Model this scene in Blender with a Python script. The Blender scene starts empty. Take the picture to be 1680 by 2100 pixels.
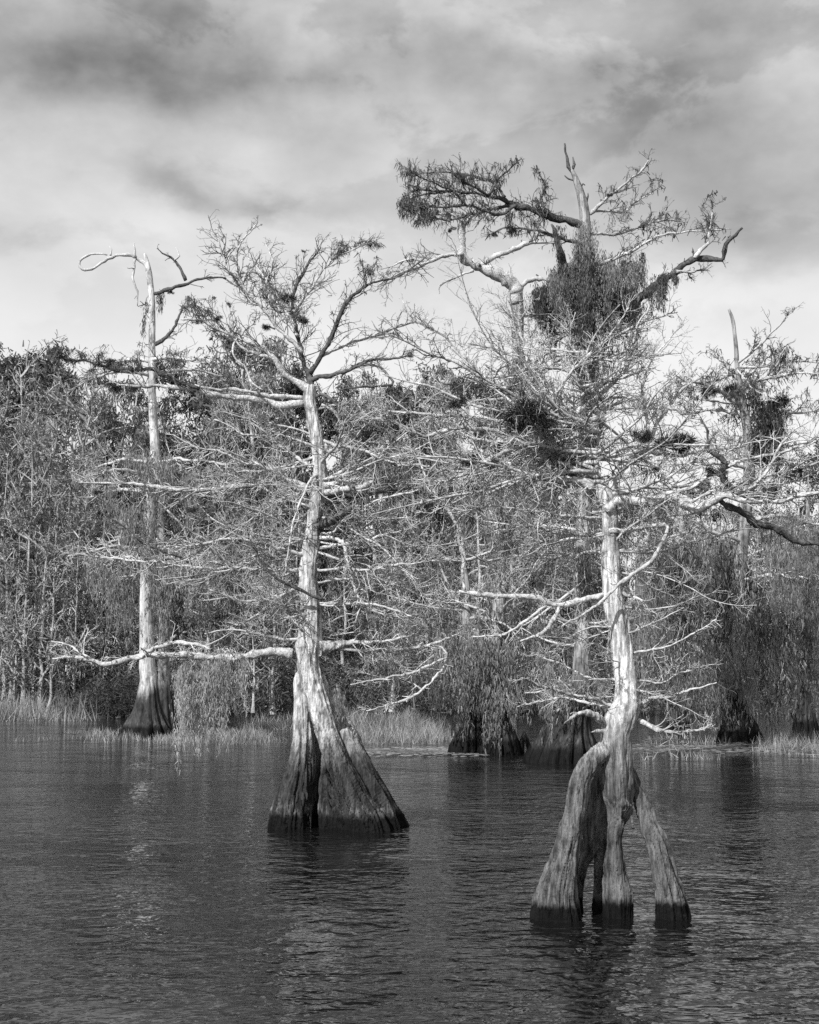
import bpy, math, random
import numpy as np
from mathutils import Vector

# ------------------------------------------------------------------ camera, sky, sun, exposure
scene = bpy.context.scene
COL = scene.collection
R = math.radians
F = 2885.0            # focal length in pixels of the 1680 x 2100 photograph
CAMZ = 2.0
HOR = 1400.0          # row of the horizon
TH = math.atan((HOR - 1050.0) / F)
cam_d = bpy.data.cameras.new("camera")
cam = bpy.data.objects.new("camera", cam_d)
COL.objects.link(cam)
cam.location = (0, 0, CAMZ)
cam.rotation_euler = (math.pi / 2 + TH, 0, 0)
cam_d.sensor_fit = 'VERTICAL'
cam_d.sensor_height = 24.0
cam_d.lens = F / 2100.0 * 24.0
cam_d.clip_start = 0.1
cam_d.clip_end = 6000
scene.camera = cam
scene.view_settings.view_transform = 'Standard'
scene.view_settings.look = 'None'
scene.view_settings.exposure = 0.35
scene.view_settings.gamma = 1.0
scene.render.engine = 'CYCLES'
scene.cycles.max_bounces = 5
scene.cycles.diffuse_bounces = 2
scene.cycles.glossy_bounces = 2
scene.cycles.transparent_max_bounces = 6
scene.cycles.use_denoising = False

SUN_EL, SUN_AZ = 38.0, -146.0      # azimuth from +Y (view direction) clockwise
world = bpy.data.worlds.new("World")
scene.world = world
world.use_nodes = True


class NT:
    """small helper to write node trees as expressions"""
    def __init__(self, nt):
        self.nt = nt
        nt.nodes.clear()

    def n(self, typ, ins=None, out=0, **kw):
        nd = self.nt.nodes.new(typ)
        for k, v in kw.items():
            setattr(nd, k, v)
        if ins:
            for k, v in ins.items():
                s = nd.inputs[k]
                if isinstance(v, bpy.types.NodeSocket):
                    self.nt.links.new(v, s)
                else:
                    s.default_value = v
        self.last = nd
        return nd.outputs[out] if len(nd.outputs) else None

    def m(self, op, a, b=0.0, c=0.0, clamp=False):
        return self.n('ShaderNodeMath', {0: a, 1: b, 2: c}, operation=op, use_clamp=clamp)

    def ramp(self, fac, stops, interp='LINEAR'):
        o = self.n('ShaderNodeValToRGB', {'Fac': fac})
        cr = self.last.color_ramp
        cr.interpolation = interp
        while len(cr.elements) < len(stops):
            cr.elements.new(0.5)
        for e, (p, v) in zip(cr.elements, stops):
            e.position = p
            e.color = (v, v, v, 1)
        return o

    def rng(self, v, a, b, c, d, smooth=False):
        return self.n('ShaderNodeMapRange', {'Value': v, 'From Min': a, 'From Max': b, 'To Min': c, 'To Max': d},
                      interpolation_type='SMOOTHSTEP' if smooth else 'LINEAR')


def build_sky():
    t = NT(world.node_tree)
    gen = t.n('ShaderNodeTexCoord', out='Generated')
    sep = t.nt.nodes.new('ShaderNodeSeparateXYZ')
    t.nt.links.new(gen, sep.inputs[0])
    x, y, z = sep.outputs
    az = t.m('ARCTAN2', x, y)
    el = t.m('ARCSINE', z)
    # cloud coordinates, stretched along the horizon, warped by noise
    vec = t.n('ShaderNodeCombineXYZ', {0: az, 1: t.m('MULTIPLY', el, 1.55), 2: 0.0})
    n1 = t.n('ShaderNodeTexNoise', {'Vector': vec, 'Scale': 5.0, 'Detail': 7.0, 'Roughness': 0.52, 'Distortion': 0.1}, out='Fac')
    vec2 = t.n('ShaderNodeVectorMath', {0: vec, 1: (7.3, 2.1, 3.7)}, operation='ADD')
    n2 = t.n('ShaderNodeTexNoise', {'Vector': vec2, 'Scale': 5.5, 'Detail': 7.0, 'Roughness': 0.55}, out='Fac')
    n3 = t.n('ShaderNodeTexNoise', {'Vector': vec2, 'Scale': 15.0, 'Detail': 7.0, 'Roughness': 0.55}, out='Fac')
    azw = t.m('ADD', az, t.m('MULTIPLY', t.m('SUBTRACT', n1, 0.5), 0.22))
    elw = t.m('ADD', el, t.m('MULTIPLY', t.m('SUBTRACT', n2, 0.5), 0.13))
    # clear to bright haze
    base = t.ramp(t.rng(el, 0.0, 0.6, 0, 1), [(0.0, 0.80), (0.38, 0.80), (0.52, 0.66), (0.70, 0.55), (1.0, 0.50)])

    def pix(px, py):
        a = math.atan((px - 840) / F)
        e = math.atan((1050 - py) / F) + TH
        return a, e
    val = base
    blobs = [  # centre px, radii px, depth
        (280, 150, 540, 170, -0.16), (300, 185, 430, 70, -0.10), (60, 190, 260, 110, -0.08), (640, 210, 240, 110, 0.04),
        (80, 40, 420, 90, -0.06), (985, 140, 200, 75, -0.12), (1560, 130, 420, 130, -0.06), (1480, 330, 430, 170, -0.16),
        (1640, 470, 260, 120, -0.22), (1600, 230, 300, 160, -0.08), (370, 395, 130, 36, -0.26), (560, 425, 110, 24, -0.16), (20, 490, 130, 45, -0.12),
        (1130, 40, 220, 70, 0.14), (850, 40, 200, 60, 0.06), (60, 600, 300, 130, -0.05),
        (1620, 730, 150, 70, -0.08), (1420, 640, 300, 80, 0.06), (500, 500, 420, 70, 0.05)]
    for (px, py, rx, ry, amp) in blobs:
        a, e = pix(px, py)
        dx = t.m('DIVIDE', t.m('SUBTRACT', azw, a), rx / F)
        dy = t.m('DIVIDE', t.m('SUBTRACT', elw, e), ry / F)
        d2 = t.m('ADD', t.m('MULTIPLY', dx, dx), t.m('MULTIPLY', dy, dy))
        g = t.m('EXPONENT', t.m('MULTIPLY', d2, -1.0))
        val = t.m('ADD', val, t.m('MULTIPLY', g, amp))
    # fine cloud texture, stronger up in the cloud deck
    k = t.rng(el, 0.22, 0.42, 0.06, 0.62)
    val = t.m('ADD', val, t.m('MULTIPLY', t.m('SUBTRACT', n1, 0.52), k))
    val = t.m('ADD', val, t.m('MULTIPLY', t.m('SUBTRACT', n3, 0.5), t.m('MULTIPLY', k, 0.7)))
    n4 = t.n('ShaderNodeTexNoise', {'Vector': t.n('ShaderNodeVectorMath', {0: vec, 1: (3.1, 5.7, 1.2)}, operation='ADD'), 'Scale': 8.0, 'Detail': 8.0, 'Roughness': 0.58, 'Distortion': 0.25}, out='Fac')
    edge = t.rng(n4, 0.49, 0.58, 0.0, 1.0, True)
    val = t.m('SUBTRACT', val, t.m('MULTIPLY', edge, t.rng(el, 0.20, 0.40, 0.02, 0.11)))
    val = t.m('MINIMUM', t.m('MAXIMUM', val, 0.14), 0.84)
    # clear blue sky behind the cloud deck, in black and white
    sky = t.n('ShaderNodeTexSky', sky_type='NISHITA', sun_disc=False, sun_elevation=R(SUN_EL), sun_rotation=R(SUN_AZ % 360))
    bw = t.n('ShaderNodeRGBToBW', {0: sky})
    cov = t.m('MINIMUM', t.m('MULTIPLY', bw, 1.0), 9.0)
    tot = t.m('ADD', t.m('MULTIPLY', val, 6.6), t.m('MULTIPLY', cov, 0.18))
    col = t.n('ShaderNodeCombineXYZ', {0: tot, 1: tot, 2: tot})
    bg = t.n('ShaderNodeBackground', {'Color': col, 'Strength': 0.12})
    t.n('ShaderNodeOutputWorld', {'Surface': bg})


build_sky()
sun_d = bpy.data.lights.new("sun", 'SUN')
sun_d.energy = 5.0
sun_d.angle = R(0.6)
sun_d.color = (1.0, 1.0, 1.0)
sun = bpy.data.objects.new("sun", sun_d)
COL.objects.link(sun)
_sd = Vector((math.sin(R(SUN_AZ)) * math.cos(R(SUN_EL)), math.cos(R(SUN_AZ)) * math.cos(R(SUN_EL)), math.sin(R(SUN_EL))))
sun.rotation_euler = _sd.to_track_quat('Z', 'Y').to_euler()
sun.location = (-30, -30, 40)

# ------------------------------------------------------------------ geometry helpers
FWD = np.array([0, math.cos(TH), math.sin(TH)])
UP = np.array([0, -math.sin(TH), math.cos(TH)])
RGT = np.array([1.0, 0, 0])
CAM = np.array([0, 0, CAMZ])


def ray(px, py):
    return RGT * ((px - 840) / F) + UP * ((1050 - py) / F) + FWD


def at(px, py, Y):
    d = ray(px, py)
    return CAM + d * (Y / d[1])


def onwater(px, py, z=0.0):
    d = ray(px, py)
    return CAM + d * ((z - CAMZ) / d[2])


def hash3(ix, iy, iz, seed):
    h = (ix.astype(np.int64) * 374761393 + iy.astype(np.int64) * 668265263 + iz.astype(np.int64) * 2147483647 + seed * 144665) & 0xffffffff
    h = ((h ^ (h >> 13)) * 1274126177) & 0xffffffff
    h = h ^ (h >> 16)
    return (h & 0xffff) / 65535.0


def vnoise(p, seed=0):
    i = np.floor(p).astype(np.int64)
    f = p - i
    f = f * f * (3 - 2 * f)
    out = 0
    for dx in (0, 1):
        for dy in (0, 1):
            for dz in (0, 1):
                w = (f[:, 0] if dx else 1 - f[:, 0]) * (f[:, 1] if dy else 1 - f[:, 1]) * (f[:, 2] if dz else 1 - f[:, 2])
                out = out + w * hash3(i[:, 0] + dx, i[:, 1] + dy, i[:, 2] + dz, seed)
    return out * 2 - 1


def fbm(p, seed=0, octv=3):
    a, o = 1.0, 0
    for k in range(octv):
        o = o + a * vnoise(p * (2.03 ** k), seed + k * 17)
        a *= 0.5
    return o


def nrm(v):
    return v / np.maximum(np.linalg.norm(v, axis=-1, keepdims=True), 1e-9)


def catmull(P, step):
    """P (n,k) key points; resampled so that 3-D spacing is about step"""
    P = np.asarray(P, float)
    if len(P) == 2:
        P = np.array([P[0], (P[0] + P[1]) / 2, P[1]])
    Q = np.vstack([2 * P[0] - P[1], P, 2 * P[-1] - P[-2]])
    out = []
    for i in range(1, len(Q) - 2):
        p0, p1, p2, p3 = Q[i - 1:i + 3]
        n = max(1, int(math.ceil(np.linalg.norm((p2 - p1)[:3]) / step)))
        t = (np.arange(n) / n)[:, None]
        out.append(0.5 * (2 * p1 + (p2 - p0) * t + (2 * p0 - 5 * p1 + 4 * p2 - p3) * t ** 2 + (3 * p1 - p0 - 3 * p2 + p3) * t ** 3))
    out.append(P[-1:])
    return np.vstack(out)


class MB:
    """collects vertices and faces, built as ONE mesh object"""
    def __init__(self):
        self.v, self.q, self.t, self.n = [], [], [], 0

    def add(self, v, q=None, t=None):
        if q is not None and len(q):
            self.q.append(np.asarray(q, np.int64) + self.n)
        if t is not None and len(t):
            self.t.append(np.asarray(t, np.int64) + self.n)
        self.v.append(np.asarray(v, float))
        self.n += len(v)

    def tube(self, P, r, sides=10, cap=True, flute=None, rough=0.0, seed=0):
        """P (n,3), r (n,) ; flute(theta, k) -> radius factor"""
        P = np.asarray(P, float)
        n = len(P)
        T = nrm(np.gradient(P, axis=0))
        ref = np.array([0.0, 1.0, 0.03])
        if abs(T[:, 1]).max() > 0.9:
            ref = np.array([0.31, 0.2, 1.0]) if abs(T[:, 2]).max() < 0.9 else np.array([1.0, 0.1, 0.12])
        S = nrm(np.cross(np.tile(ref, (n, 1)), T))
        B = np.cross(T, S)
        th = np.arange(sides) * 2 * math.pi / sides
        rr = np.tile(np.asarray(r, float)[:, None], (1, sides))
        if flute is not None:
            rr = rr * flute(th[None, :], np.arange(n)[:, None])
        V = P[:, None, :] + rr[..., None] * (np.cos(th)[None, :, None] * S[:, None, :] + np.sin(th)[None, :, None] * B[:, None, :])
        V = V.reshape(-1, 3)
        if rough:
            sc = 1.0 / max(np.mean(r) * 1.6, 1e-4)
            nv = fbm(V * sc, seed, 3)
            ctr = np.repeat(P, sides, axis=0)
            V = ctr + (V - ctr) * (1 + rough * nv)[:, None]
        i = np.arange(n - 1)[:, None] * sides
        j = np.arange(sides)[None, :]
        j2 = (j + 1) % sides
        q = np.stack([i + j, i + j2, i + sides + j2, i + sides + j], -1).reshape(-1, 4)
        tr = None
        if cap:
            V = np.vstack([V, P[0], P[-1]])
            a, b = n * sides, n * sides + 1
            jj = np.arange(sides)
            j2 = (jj + 1) % sides
            o = (n - 1) * sides
            tr = np.vstack([np.stack([np.full(sides, a), j2, jj], -1), np.stack([np.full(sides, b), o + jj, o + j2], -1)])
        self.add(V, q, tr)

    def tubes(self, P, r0, r1, sides=3, rng=None):
        """P (M,n,3) many thin tubes at once"""
        M, n, _ = P.shape
        if M == 0:
            return
        T = nrm(np.gradient(P, axis=1))
        ref = nrm(rng.normal(size=(M, 1, 3)))
        S = nrm(np.cross(T, np.broadcast_to(ref, T.shape)))
        B = np.cross(T, S)
        th = np.arange(sides) * 2 * math.pi / sides
        k = np.linspace(0, 1, n)[None, :]
        rr = (np.asarray(r0)[:, None] * (1 - k) + np.asarray(r1)[:, None] * k)
        V = P[:, :, None, :] + rr[:, :, None, None] * (np.cos(th)[None, None, :, None] * S[:, :, None, :] + np.sin(th)[None, None, :, None] * B[:, :, None, :])
        m = np.arange(M)[:, None, None] * n * sides
        i = np.arange(n - 1)[None, :, None] * sides
        j = np.arange(sides)[None, None, :]
        j2 = (j + 1) % sides
        q = np.stack([m + i + j, m + i + j2, m + i + sides + j2, m + i + sides + j], -1).reshape(-1, 4)
        self.add(V.reshape(-1, 3), q)

    def flakes(self, p, d, ln, wd, rng, tip=0.35):
        """many small blades: base points p, directions d, lengths, widths"""
        M = len(p)
        if M == 0:
            return
        d = nrm(d)
        s = nrm(np.cross(d, rng.normal(size=(M, 3)))) * (np.asarray(wd) * np.ones(M))[:, None] * 0.5
        e = p + d * (np.asarray(ln) * np.ones(M))[:, None]
        V = np.stack([p - s, p + s, e + s * tip, e - s * tip], 1).reshape(-1, 3)
        q = np.arange(M * 4).reshape(-1, 4)
        self.add(V, q)

    def build(self, name, mat, parent=None, smooth=False):
        me = bpy.data.meshes.new(name)
        v = np.vstack(self.v)
        q = np.vstack(self.q) if self.q else np.zeros((0, 4), np.int64)
        t = np.vstack(self.t) if self.t else np.zeros((0, 3), np.int64)
        if parent is not None:
            v = v - np.array(parent_world(parent))
        me.vertices.add(len(v))
        me.vertices.foreach_set('co', v.astype(np.float32).ravel())
        me.loops.add(q.size + t.size)
        me.loops.foreach_set('vertex_index', np.concatenate([q.ravel(), t.ravel()]).astype(np.int32))
        me.polygons.add(len(q) + len(t))
        st = np.concatenate([np.arange(len(q)) * 4, q.size + np.arange(len(t)) * 3]).astype(np.int32)
        me.polygons.foreach_set('loop_start', st)
        me.polygons.foreach_set('use_smooth', np.full(len(q) + len(t), smooth))
        me.update(calc_edges=True)
        me.materials.append(mat)
        o = bpy.data.objects.new(name, me)
        COL.objects.link(o)
        if parent is not None:
            o.parent = parent
        return o


_PW = {}


def parent_world(o):
    """world location of an (unrotated) parent chain"""
    p = Vector((0, 0, 0))
    while o is not None:
        p += o.location
        o = o.parent
    return p


def tag(o, label=None, cat=None, group=None, kind=None):
    if label:
        o['label'] = label
    if cat:
        o['category'] = cat
    if group:
        o['group'] = group
    if kind:
        o['kind'] = kind
    return o


def empty(name, loc, label, cat, group=None):
    o = bpy.data.objects.new(name, None)
    o.location = Vector(loc)
    o.empty_display_size = 0.2
    COL.objects.link(o)
    return tag(o, label, cat, group)


def grow(start, dirs, length, n, crook, up, rng):
    """M crooked paths (M,n+1,3)"""
    M = len(start)
    P = np.zeros((M, n + 1, 3))
    P[:, 0] = start
    d = nrm(dirs)
    step = (np.asarray(length) / n)[:, None]
    bend = rng.normal(size=(M, 3)) * crook * 0.45
    for k in range(n):
        d = nrm(d + rng.normal(size=(M, 3)) * crook + bend + np.array([0, 0, up]))
        P[:, k + 1] = P[:, k] + d * step
    return P


def spawn(P, L, per, frac, rng, lo=0.2, ang=(0.5, 1.15), up=0.15, flat=0.6):
    """children of the paths P: starts, directions, lengths, parent index"""
    M, n, _ = P.shape
    idx = np.repeat(np.arange(M), per)
    K = len(idx)
    u = rng.uniform(lo, 0.98, K) * (n - 1)
    i = np.minimum(u.astype(int), n - 2)
    f = (u - i)[:, None]
    a, b = P[idx, i], P[idx, i + 1]
    s = a * (1 - f) + b * f
    T = nrm(b - a)
    rnd = rng.normal(size=(K, 3))
    rnd[:, 2] = rnd[:, 2] * flat + up
    side = nrm(rnd - T * np.sum(rnd * T, -1, keepdims=True))
    an = rng.uniform(ang[0], ang[1], K)[:, None]
    d = T * np.cos(an) + side * np.sin(an)
    ln = L[idx] * frac * rng.uniform(0.45, 1.25, K) * (1.15 - 0.6 * u / n)
    return s, d, ln, idx


# ------------------------------------------------------------------ materials
def mat_new(name):
    m = bpy.data.materials.new(name)
    m.use_nodes = True
    return m, NT(m.node_tree)


def finish(t, col, rough=0.8, bump=None, bdist=0.01, bstr=1.0, spec=0.3):
    c = t.n('ShaderNodeCombineXYZ', {0: col, 1: col, 2: col}) if isinstance(col, bpy.types.NodeSocket) else (col, col, col, 1)
    ins = {'Base Color': c, 'Roughness': rough, 'Specular IOR Level': spec}
    if bump is not None:
        ins['Normal'] = t.n('ShaderNodeBump', {'Height': bump, 'Distance': bdist, 'Strength': bstr})
    b = t.n('ShaderNodeBsdfPrincipled', ins)
    t.n('ShaderNodeOutputMaterial', {'Surface': b})


def bark(name, pale, dark, stain_z, stain_v, wet_z, scale, bdist, stain_soft=0.25, crust_v=0.3):
    """grey cypress bark; old flood stain below stain_z, wet black below wet_z"""
    m, t = mat_new(name)
    pos = t.n('ShaderNodeNewGeometry', out='Position')
    st = t.n('ShaderNodeVectorMath', {0: pos, 1: (1.0, 1.0, 0.13)}, operation='MULTIPLY')
    fib = t.n('ShaderNodeTexNoise', {'Vector': st, 'Scale': scale * 9, 'Detail': 7.0, 'Roughness': 0.62}, out='Fac')
    blot = t.n('ShaderNodeTexNoise', {'Vector': st, 'Scale': scale * 1.7, 'Detail': 5.0, 'Roughness': 0.6}, out='Fac')
    iso = t.n('ShaderNodeTexNoise', {'Vector': pos, 'Scale': scale * 3.0, 'Detail': 6.0, 'Roughness': 0.65}, out='Fac')
    v = t.rng(fib, 0.36, 0.58, dark, pale)
    fib2 = t.n('ShaderNodeTexNoise', {'Vector': st, 'Scale': scale * 24, 'Detail': 5.0, 'Roughness': 0.6, 'Distortion': 0.6}, out='Fac')
    v = t.m('MULTIPLY', v, t.rng(fib2, 0.38, 0.52, 0.6, 1.0))
    v = t.m('MULTIPLY', v, t.rng(blot, 0.3, 0.65, 0.72, 1.12))
    v = t.m('MULTIPLY', v, t.rng(iso, 0.36, 0.5, 0.45, 1.0))
    z = t.n('ShaderNodeSeparateXYZ', {0: pos}, out=2)
    if stain_z > 0:
        zz = t.m('ADD', z, t.m('MULTIPLY', t.m('SUBTRACT', blot, 0.5), -0.9 * stain_z))
        zz = t.m('ADD', zz, t.m('MULTIPLY', t.m('SUBTRACT', iso, 0.5), -0.5 * stain_z))
        s = t.rng(zz, stain_z * (1 - stain_soft), stain_z * (1 + stain_soft), stain_v, 1.0, True)
        crust = t.m('MULTIPLY', t.rng(z, wet_z * 1.1, wet_z * 2.4, 1.0, 0.0, True), t.rng(fib, 0.42, 0.62, 0.0, crust_v))
        s = t.m('MAXIMUM', s, crust)
        v = t.m('MULTIPLY', v, s)
    zw = t.m('ADD', z, t.m('MULTIPLY', t.m('SUBTRACT', iso, 0.5), -1.1 * wet_z))
    zw = t.m('ADD', zw, t.m('MULTIPLY', t.m('SUBTRACT', fib, 0.5), -1.3 * wet_z))
    w = t.rng(zw, wet_z * 0.70, wet_z * 1.22, 0.0, 1.0, True)
    v = t.m('ADD', t.m('MULTIPLY', v, w), t.m('MULTIPLY', t.m('SUBTRACT', 1.0, w), 0.008))
    rough = t.rng(w, 0, 1, 0.5, 0.85)
    h = t.m('ADD', t.m('ADD', fib, t.m('MULTIPLY', fib2, 0.5)), t.m('MULTIPLY', iso, 0.5))
    finish(t, v, rough, h, bdist, 1.0, t.rng(w, 0, 1, 0.05, 0.2))
    return m


def plain_bark(name, pale, dark, scale):
    m, t = mat_new(name)
    pos = t.n('ShaderNodeNewGeometry', out='Position')
    a = t.n('ShaderNodeTexNoise', {'Vector': pos, 'Scale': scale, 'Detail': 5.0, 'Roughness': 0.65}, out='Fac')
    b = t.n('ShaderNodeTexNoise', {'Vector': pos, 'Scale': scale * 0.12, 'Detail': 3.0}, out='Fac')
    v = t.m('MULTIPLY', t.rng(a, 0.35, 0.62, dark, pale), t.rng(b, 0.35, 0.62, 0.7, 1.05))
    finish(t, v, 0.85, a, 0.6 / scale, 1.0, 0.2)
    return m


def leafy(name, lo, hi, transl=0.35, patch=0.0, pscale=0.5, objvar=0.0):
    m, t = mat_new(name)
    isl = t.n('ShaderNodeNewGeometry', out='Random Per Island')
    v = t.rng(isl, 0, 1, lo, hi)
    if patch:
        pos = t.n('ShaderNodeNewGeometry', out='Position')
        a = t.n('ShaderNodeTexNoise', {'Vector': pos, 'Scale': pscale, 'Detail': 3.0}, out='Fac')
        v = t.m('MULTIPLY', v, t.rng(a, 0.35, 0.65, 1 - patch, 1 + patch))
    if objvar:
        ob = t.n('ShaderNodeObjectInfo', out='Random')
        v = t.m('MULTIPLY', v, t.rng(ob, 0, 1, 1 - objvar, 1 + objvar))
    c = t.n('ShaderNodeCombineXYZ', {0: v, 1: v, 2: v})
    d = t.n('ShaderNodeBsdfDiffuse', {'Color': c})
    tr = t.n('ShaderNodeBsdfTranslucent', {'Color': c})
    mx = t.n('ShaderNodeMixShader', {0: transl, 1: d, 2: tr})
    t.n('ShaderNodeOutputMaterial', {'Surface': mx})
    return m


M_A = bark('bark_front', 0.74, 0.22, 1.50, 0.25, 0.14, 2.6, 0.03, 0.22)
M_B = bark('bark_leaning', 0.68, 0.20, 1.15, 0.085, 0.20, 1.9, 0.04, 0.35)
M_C = bark('bark_snag', 0.66, 0.36, 1.75, 0.09, 0.35, 0.9, 0.04, 0.2, 0.2)
M_D = bark('bark_dark_swell', 0.50, 0.22, 1.9, 0.14, 0.45, 0.9, 0.05, 0.3)
M_E = bark('bark_old', 0.40, 0.13, 2.0, 0.12, 0.4, 0.9, 0.05, 0.3)
M_LIMB = plain_bark('limb_bark', 0.66, 0.28, 30)
M_TWIG = plain_bark('twig_bark', 0.62, 0.32, 14)
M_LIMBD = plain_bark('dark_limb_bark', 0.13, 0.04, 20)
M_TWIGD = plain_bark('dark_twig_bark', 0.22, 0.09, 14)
M_FAR = plain_bark('far_bark', 0.52, 0.28, 3)
M_FARTW = plain_bark('far_twig_bark', 0.55, 0.30, 1.5)
M_PALE = plain_bark('pale_stem_bark', 0.44, 0.26, 4)
M_MOSS = leafy('moss', 0.14, 0.34, 0.4, 0.35, 0.8)
M_MOSSL = leafy('pale_moss', 0.26, 0.52, 0.4, 0.3, 0.8)
M_MOSSD = leafy('moss_dark', 0.03, 0.11, 0.25, 0.3, 0.8)
M_LEAF = leafy('cypress_leaf', 0.05, 0.13, 0.3, 0.3, 0.6)
M_FOL = leafy('forest_foliage', 0.09, 0.28, 0.4, 0.5, 0.18, 0.5)
M_FOLD = leafy('dark_forest_foliage', 0.05, 0.17, 0.35, 0.5, 0.18, 0.4)
M_GRASS = leafy('marsh_grass', 0.16, 0.42, 0.35, 0.35, 0.4)
M_AIR = leafy('air_plant', 0.02, 0.10, 0.2)


def water_mat():
    m, t = mat_new('lake_water')
    pos = t.n('ShaderNodeNewGeometry', out='Position')
    a = t.n('ShaderNodeVectorMath', {0: pos, 1: (1.0, 1.0, 1.0)}, operation='MULTIPLY')
    n1 = t.n('ShaderNodeTexNoise', {'Vector': a, 'Scale': 2.5, 'Detail': 2.0, 'Roughness': 0.5, 'Distortion': 0.4}, out='Fac')
    n2 = t.n('ShaderNodeTexNoise', {'Vector': a, 'Scale': 5.8, 'Detail': 2.0, 'Roughness': 0.5, 'Distortion': 0.3}, out='Fac')
    n0 = t.n('ShaderNodeTexNoise', {'Vector': a, 'Scale': 0.55, 'Detail': 2.0}, out='Fac')
    gust = t.n('ShaderNodeTexNoise', {'Vector': pos, 'Scale': 0.26, 'Detail': 3.0}, out='Fac')
    amp = t.rng(gust, 0.38, 0.62, 0.35, 1.45)
    h = t.m('ADD', t.m('MULTIPLY', n1, 0.048), t.m('MULTIPLY', n2, 0.034))
    h = t.m('ADD', t.m('MULTIPLY', h, amp), t.m('MULTIPLY', n0, 0.05))
    nor = t.n('ShaderNodeBump', {'Height': h, 'Distance': 1.0, 'Strength': 1.0})
    b = t.n('ShaderNodeBsdfPrincipled', {'Base Color': (0.006, 0.006, 0.006, 1), 'Roughness': 0.04, 'IOR': 1.33, 'Normal': nor})
    t.n('ShaderNodeOutputMaterial', {'Surface': b})
    return m


def mud_mat():
    m, t = mat_new('marsh_mud')
    pos = t.n('ShaderNodeNewGeometry', out='Position')
    a = t.n('ShaderNodeTexNoise', {'Vector': pos, 'Scale': 1.3, 'Detail': 6.0}, out='Fac')
    finish(t, t.rng(a, 0.3, 0.7, 0.02, 0.06), 0.9, a, 0.1)
    return m


# ------------------------------------------------------------------ water and banks
def build_ground():
    mb = MB()
    nx, ny = 40, 60
    xs = np.linspace(-1, 1, nx) ** 3 * 1500
    ys = -60 + np.linspace(0, 1, ny) ** 3 * 3000
    X, Yg = np.meshgrid(xs, ys)
    V = np.stack([X, Yg, np.zeros_like(X)], -1).reshape(-1, 3)
    i = (np.arange(ny - 1)[:, None] * nx + np.arange(nx - 1)[None, :]).reshape(-1)
    q = np.stack([i, i + 1, i + nx + 1, i + nx], -1)
    mb.add(V, q)
    tag(mb.build('water', water_mat()), kind='structure')
    # marsh bank: front edge traced along the far waterline
    edge = [(-900, 1476), (-300, 1477), (0, 1478), (150, 1480), (250, 1470), (380, 1452), (500, 1440), (620, 1442), (760, 1446), (900, 1450), (1100, 1452), (1300, 1456),
            (1500, 1458), (1700, 1462), (2100, 1462), (2700, 1462)]
    E = []
    for (x0, y0), (x1, y1) in zip(edge[:-1], edge[1:]):
        for k in range(12):
            f = k / 12
            E.append(onwater(x0 + (x1 - x0) * f, y0 + (y1 - y0) * f))
    E = np.array(E)
    E[:, 1] += fbm(np.stack([E[:, 0] * 0.4, E[:, 0] * 0, E[:, 0] * 0], -1), 5) * 2.0
    rows = [(-1, -0.12), (3, 0.02), (8, 0.10), (14, 0.3), (25, 0.6), (60, 1.2), (400, 3.0), (2500, 6.0)]
    mb = MB()
    n = len(E)
    V = []
    for (dy, z) in rows:
        r = E.copy()
        if dy > 50:
            r[:, 0] *= (1 + dy / 100.0)
        r[:, 1] += dy
        r[:, 2] = z + (fbm(r * np.array([0.5, 0.5, 0]), 3) * 0.05 if 0 < dy < 50 else 0)
        V.append(r)
    V = np.vstack(V)
    i = (np.arange(len(rows) - 1)[:, None] * n + np.arange(n - 1)[None, :]).reshape(-1)
    mb.add(V, np.stack([i, i + 1, i + n + 1, i + n], -1))
    tag(mb.build('marsh_ground', mud_mat(), smooth=True), kind='structure')
    return E


EDGE = build_ground()


# ------------------------------------------------------------------ trees traced from the photograph
def parse(spec):
    return [tuple(float(c) for c in w.split(',')) for w in spec.split()]


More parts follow.
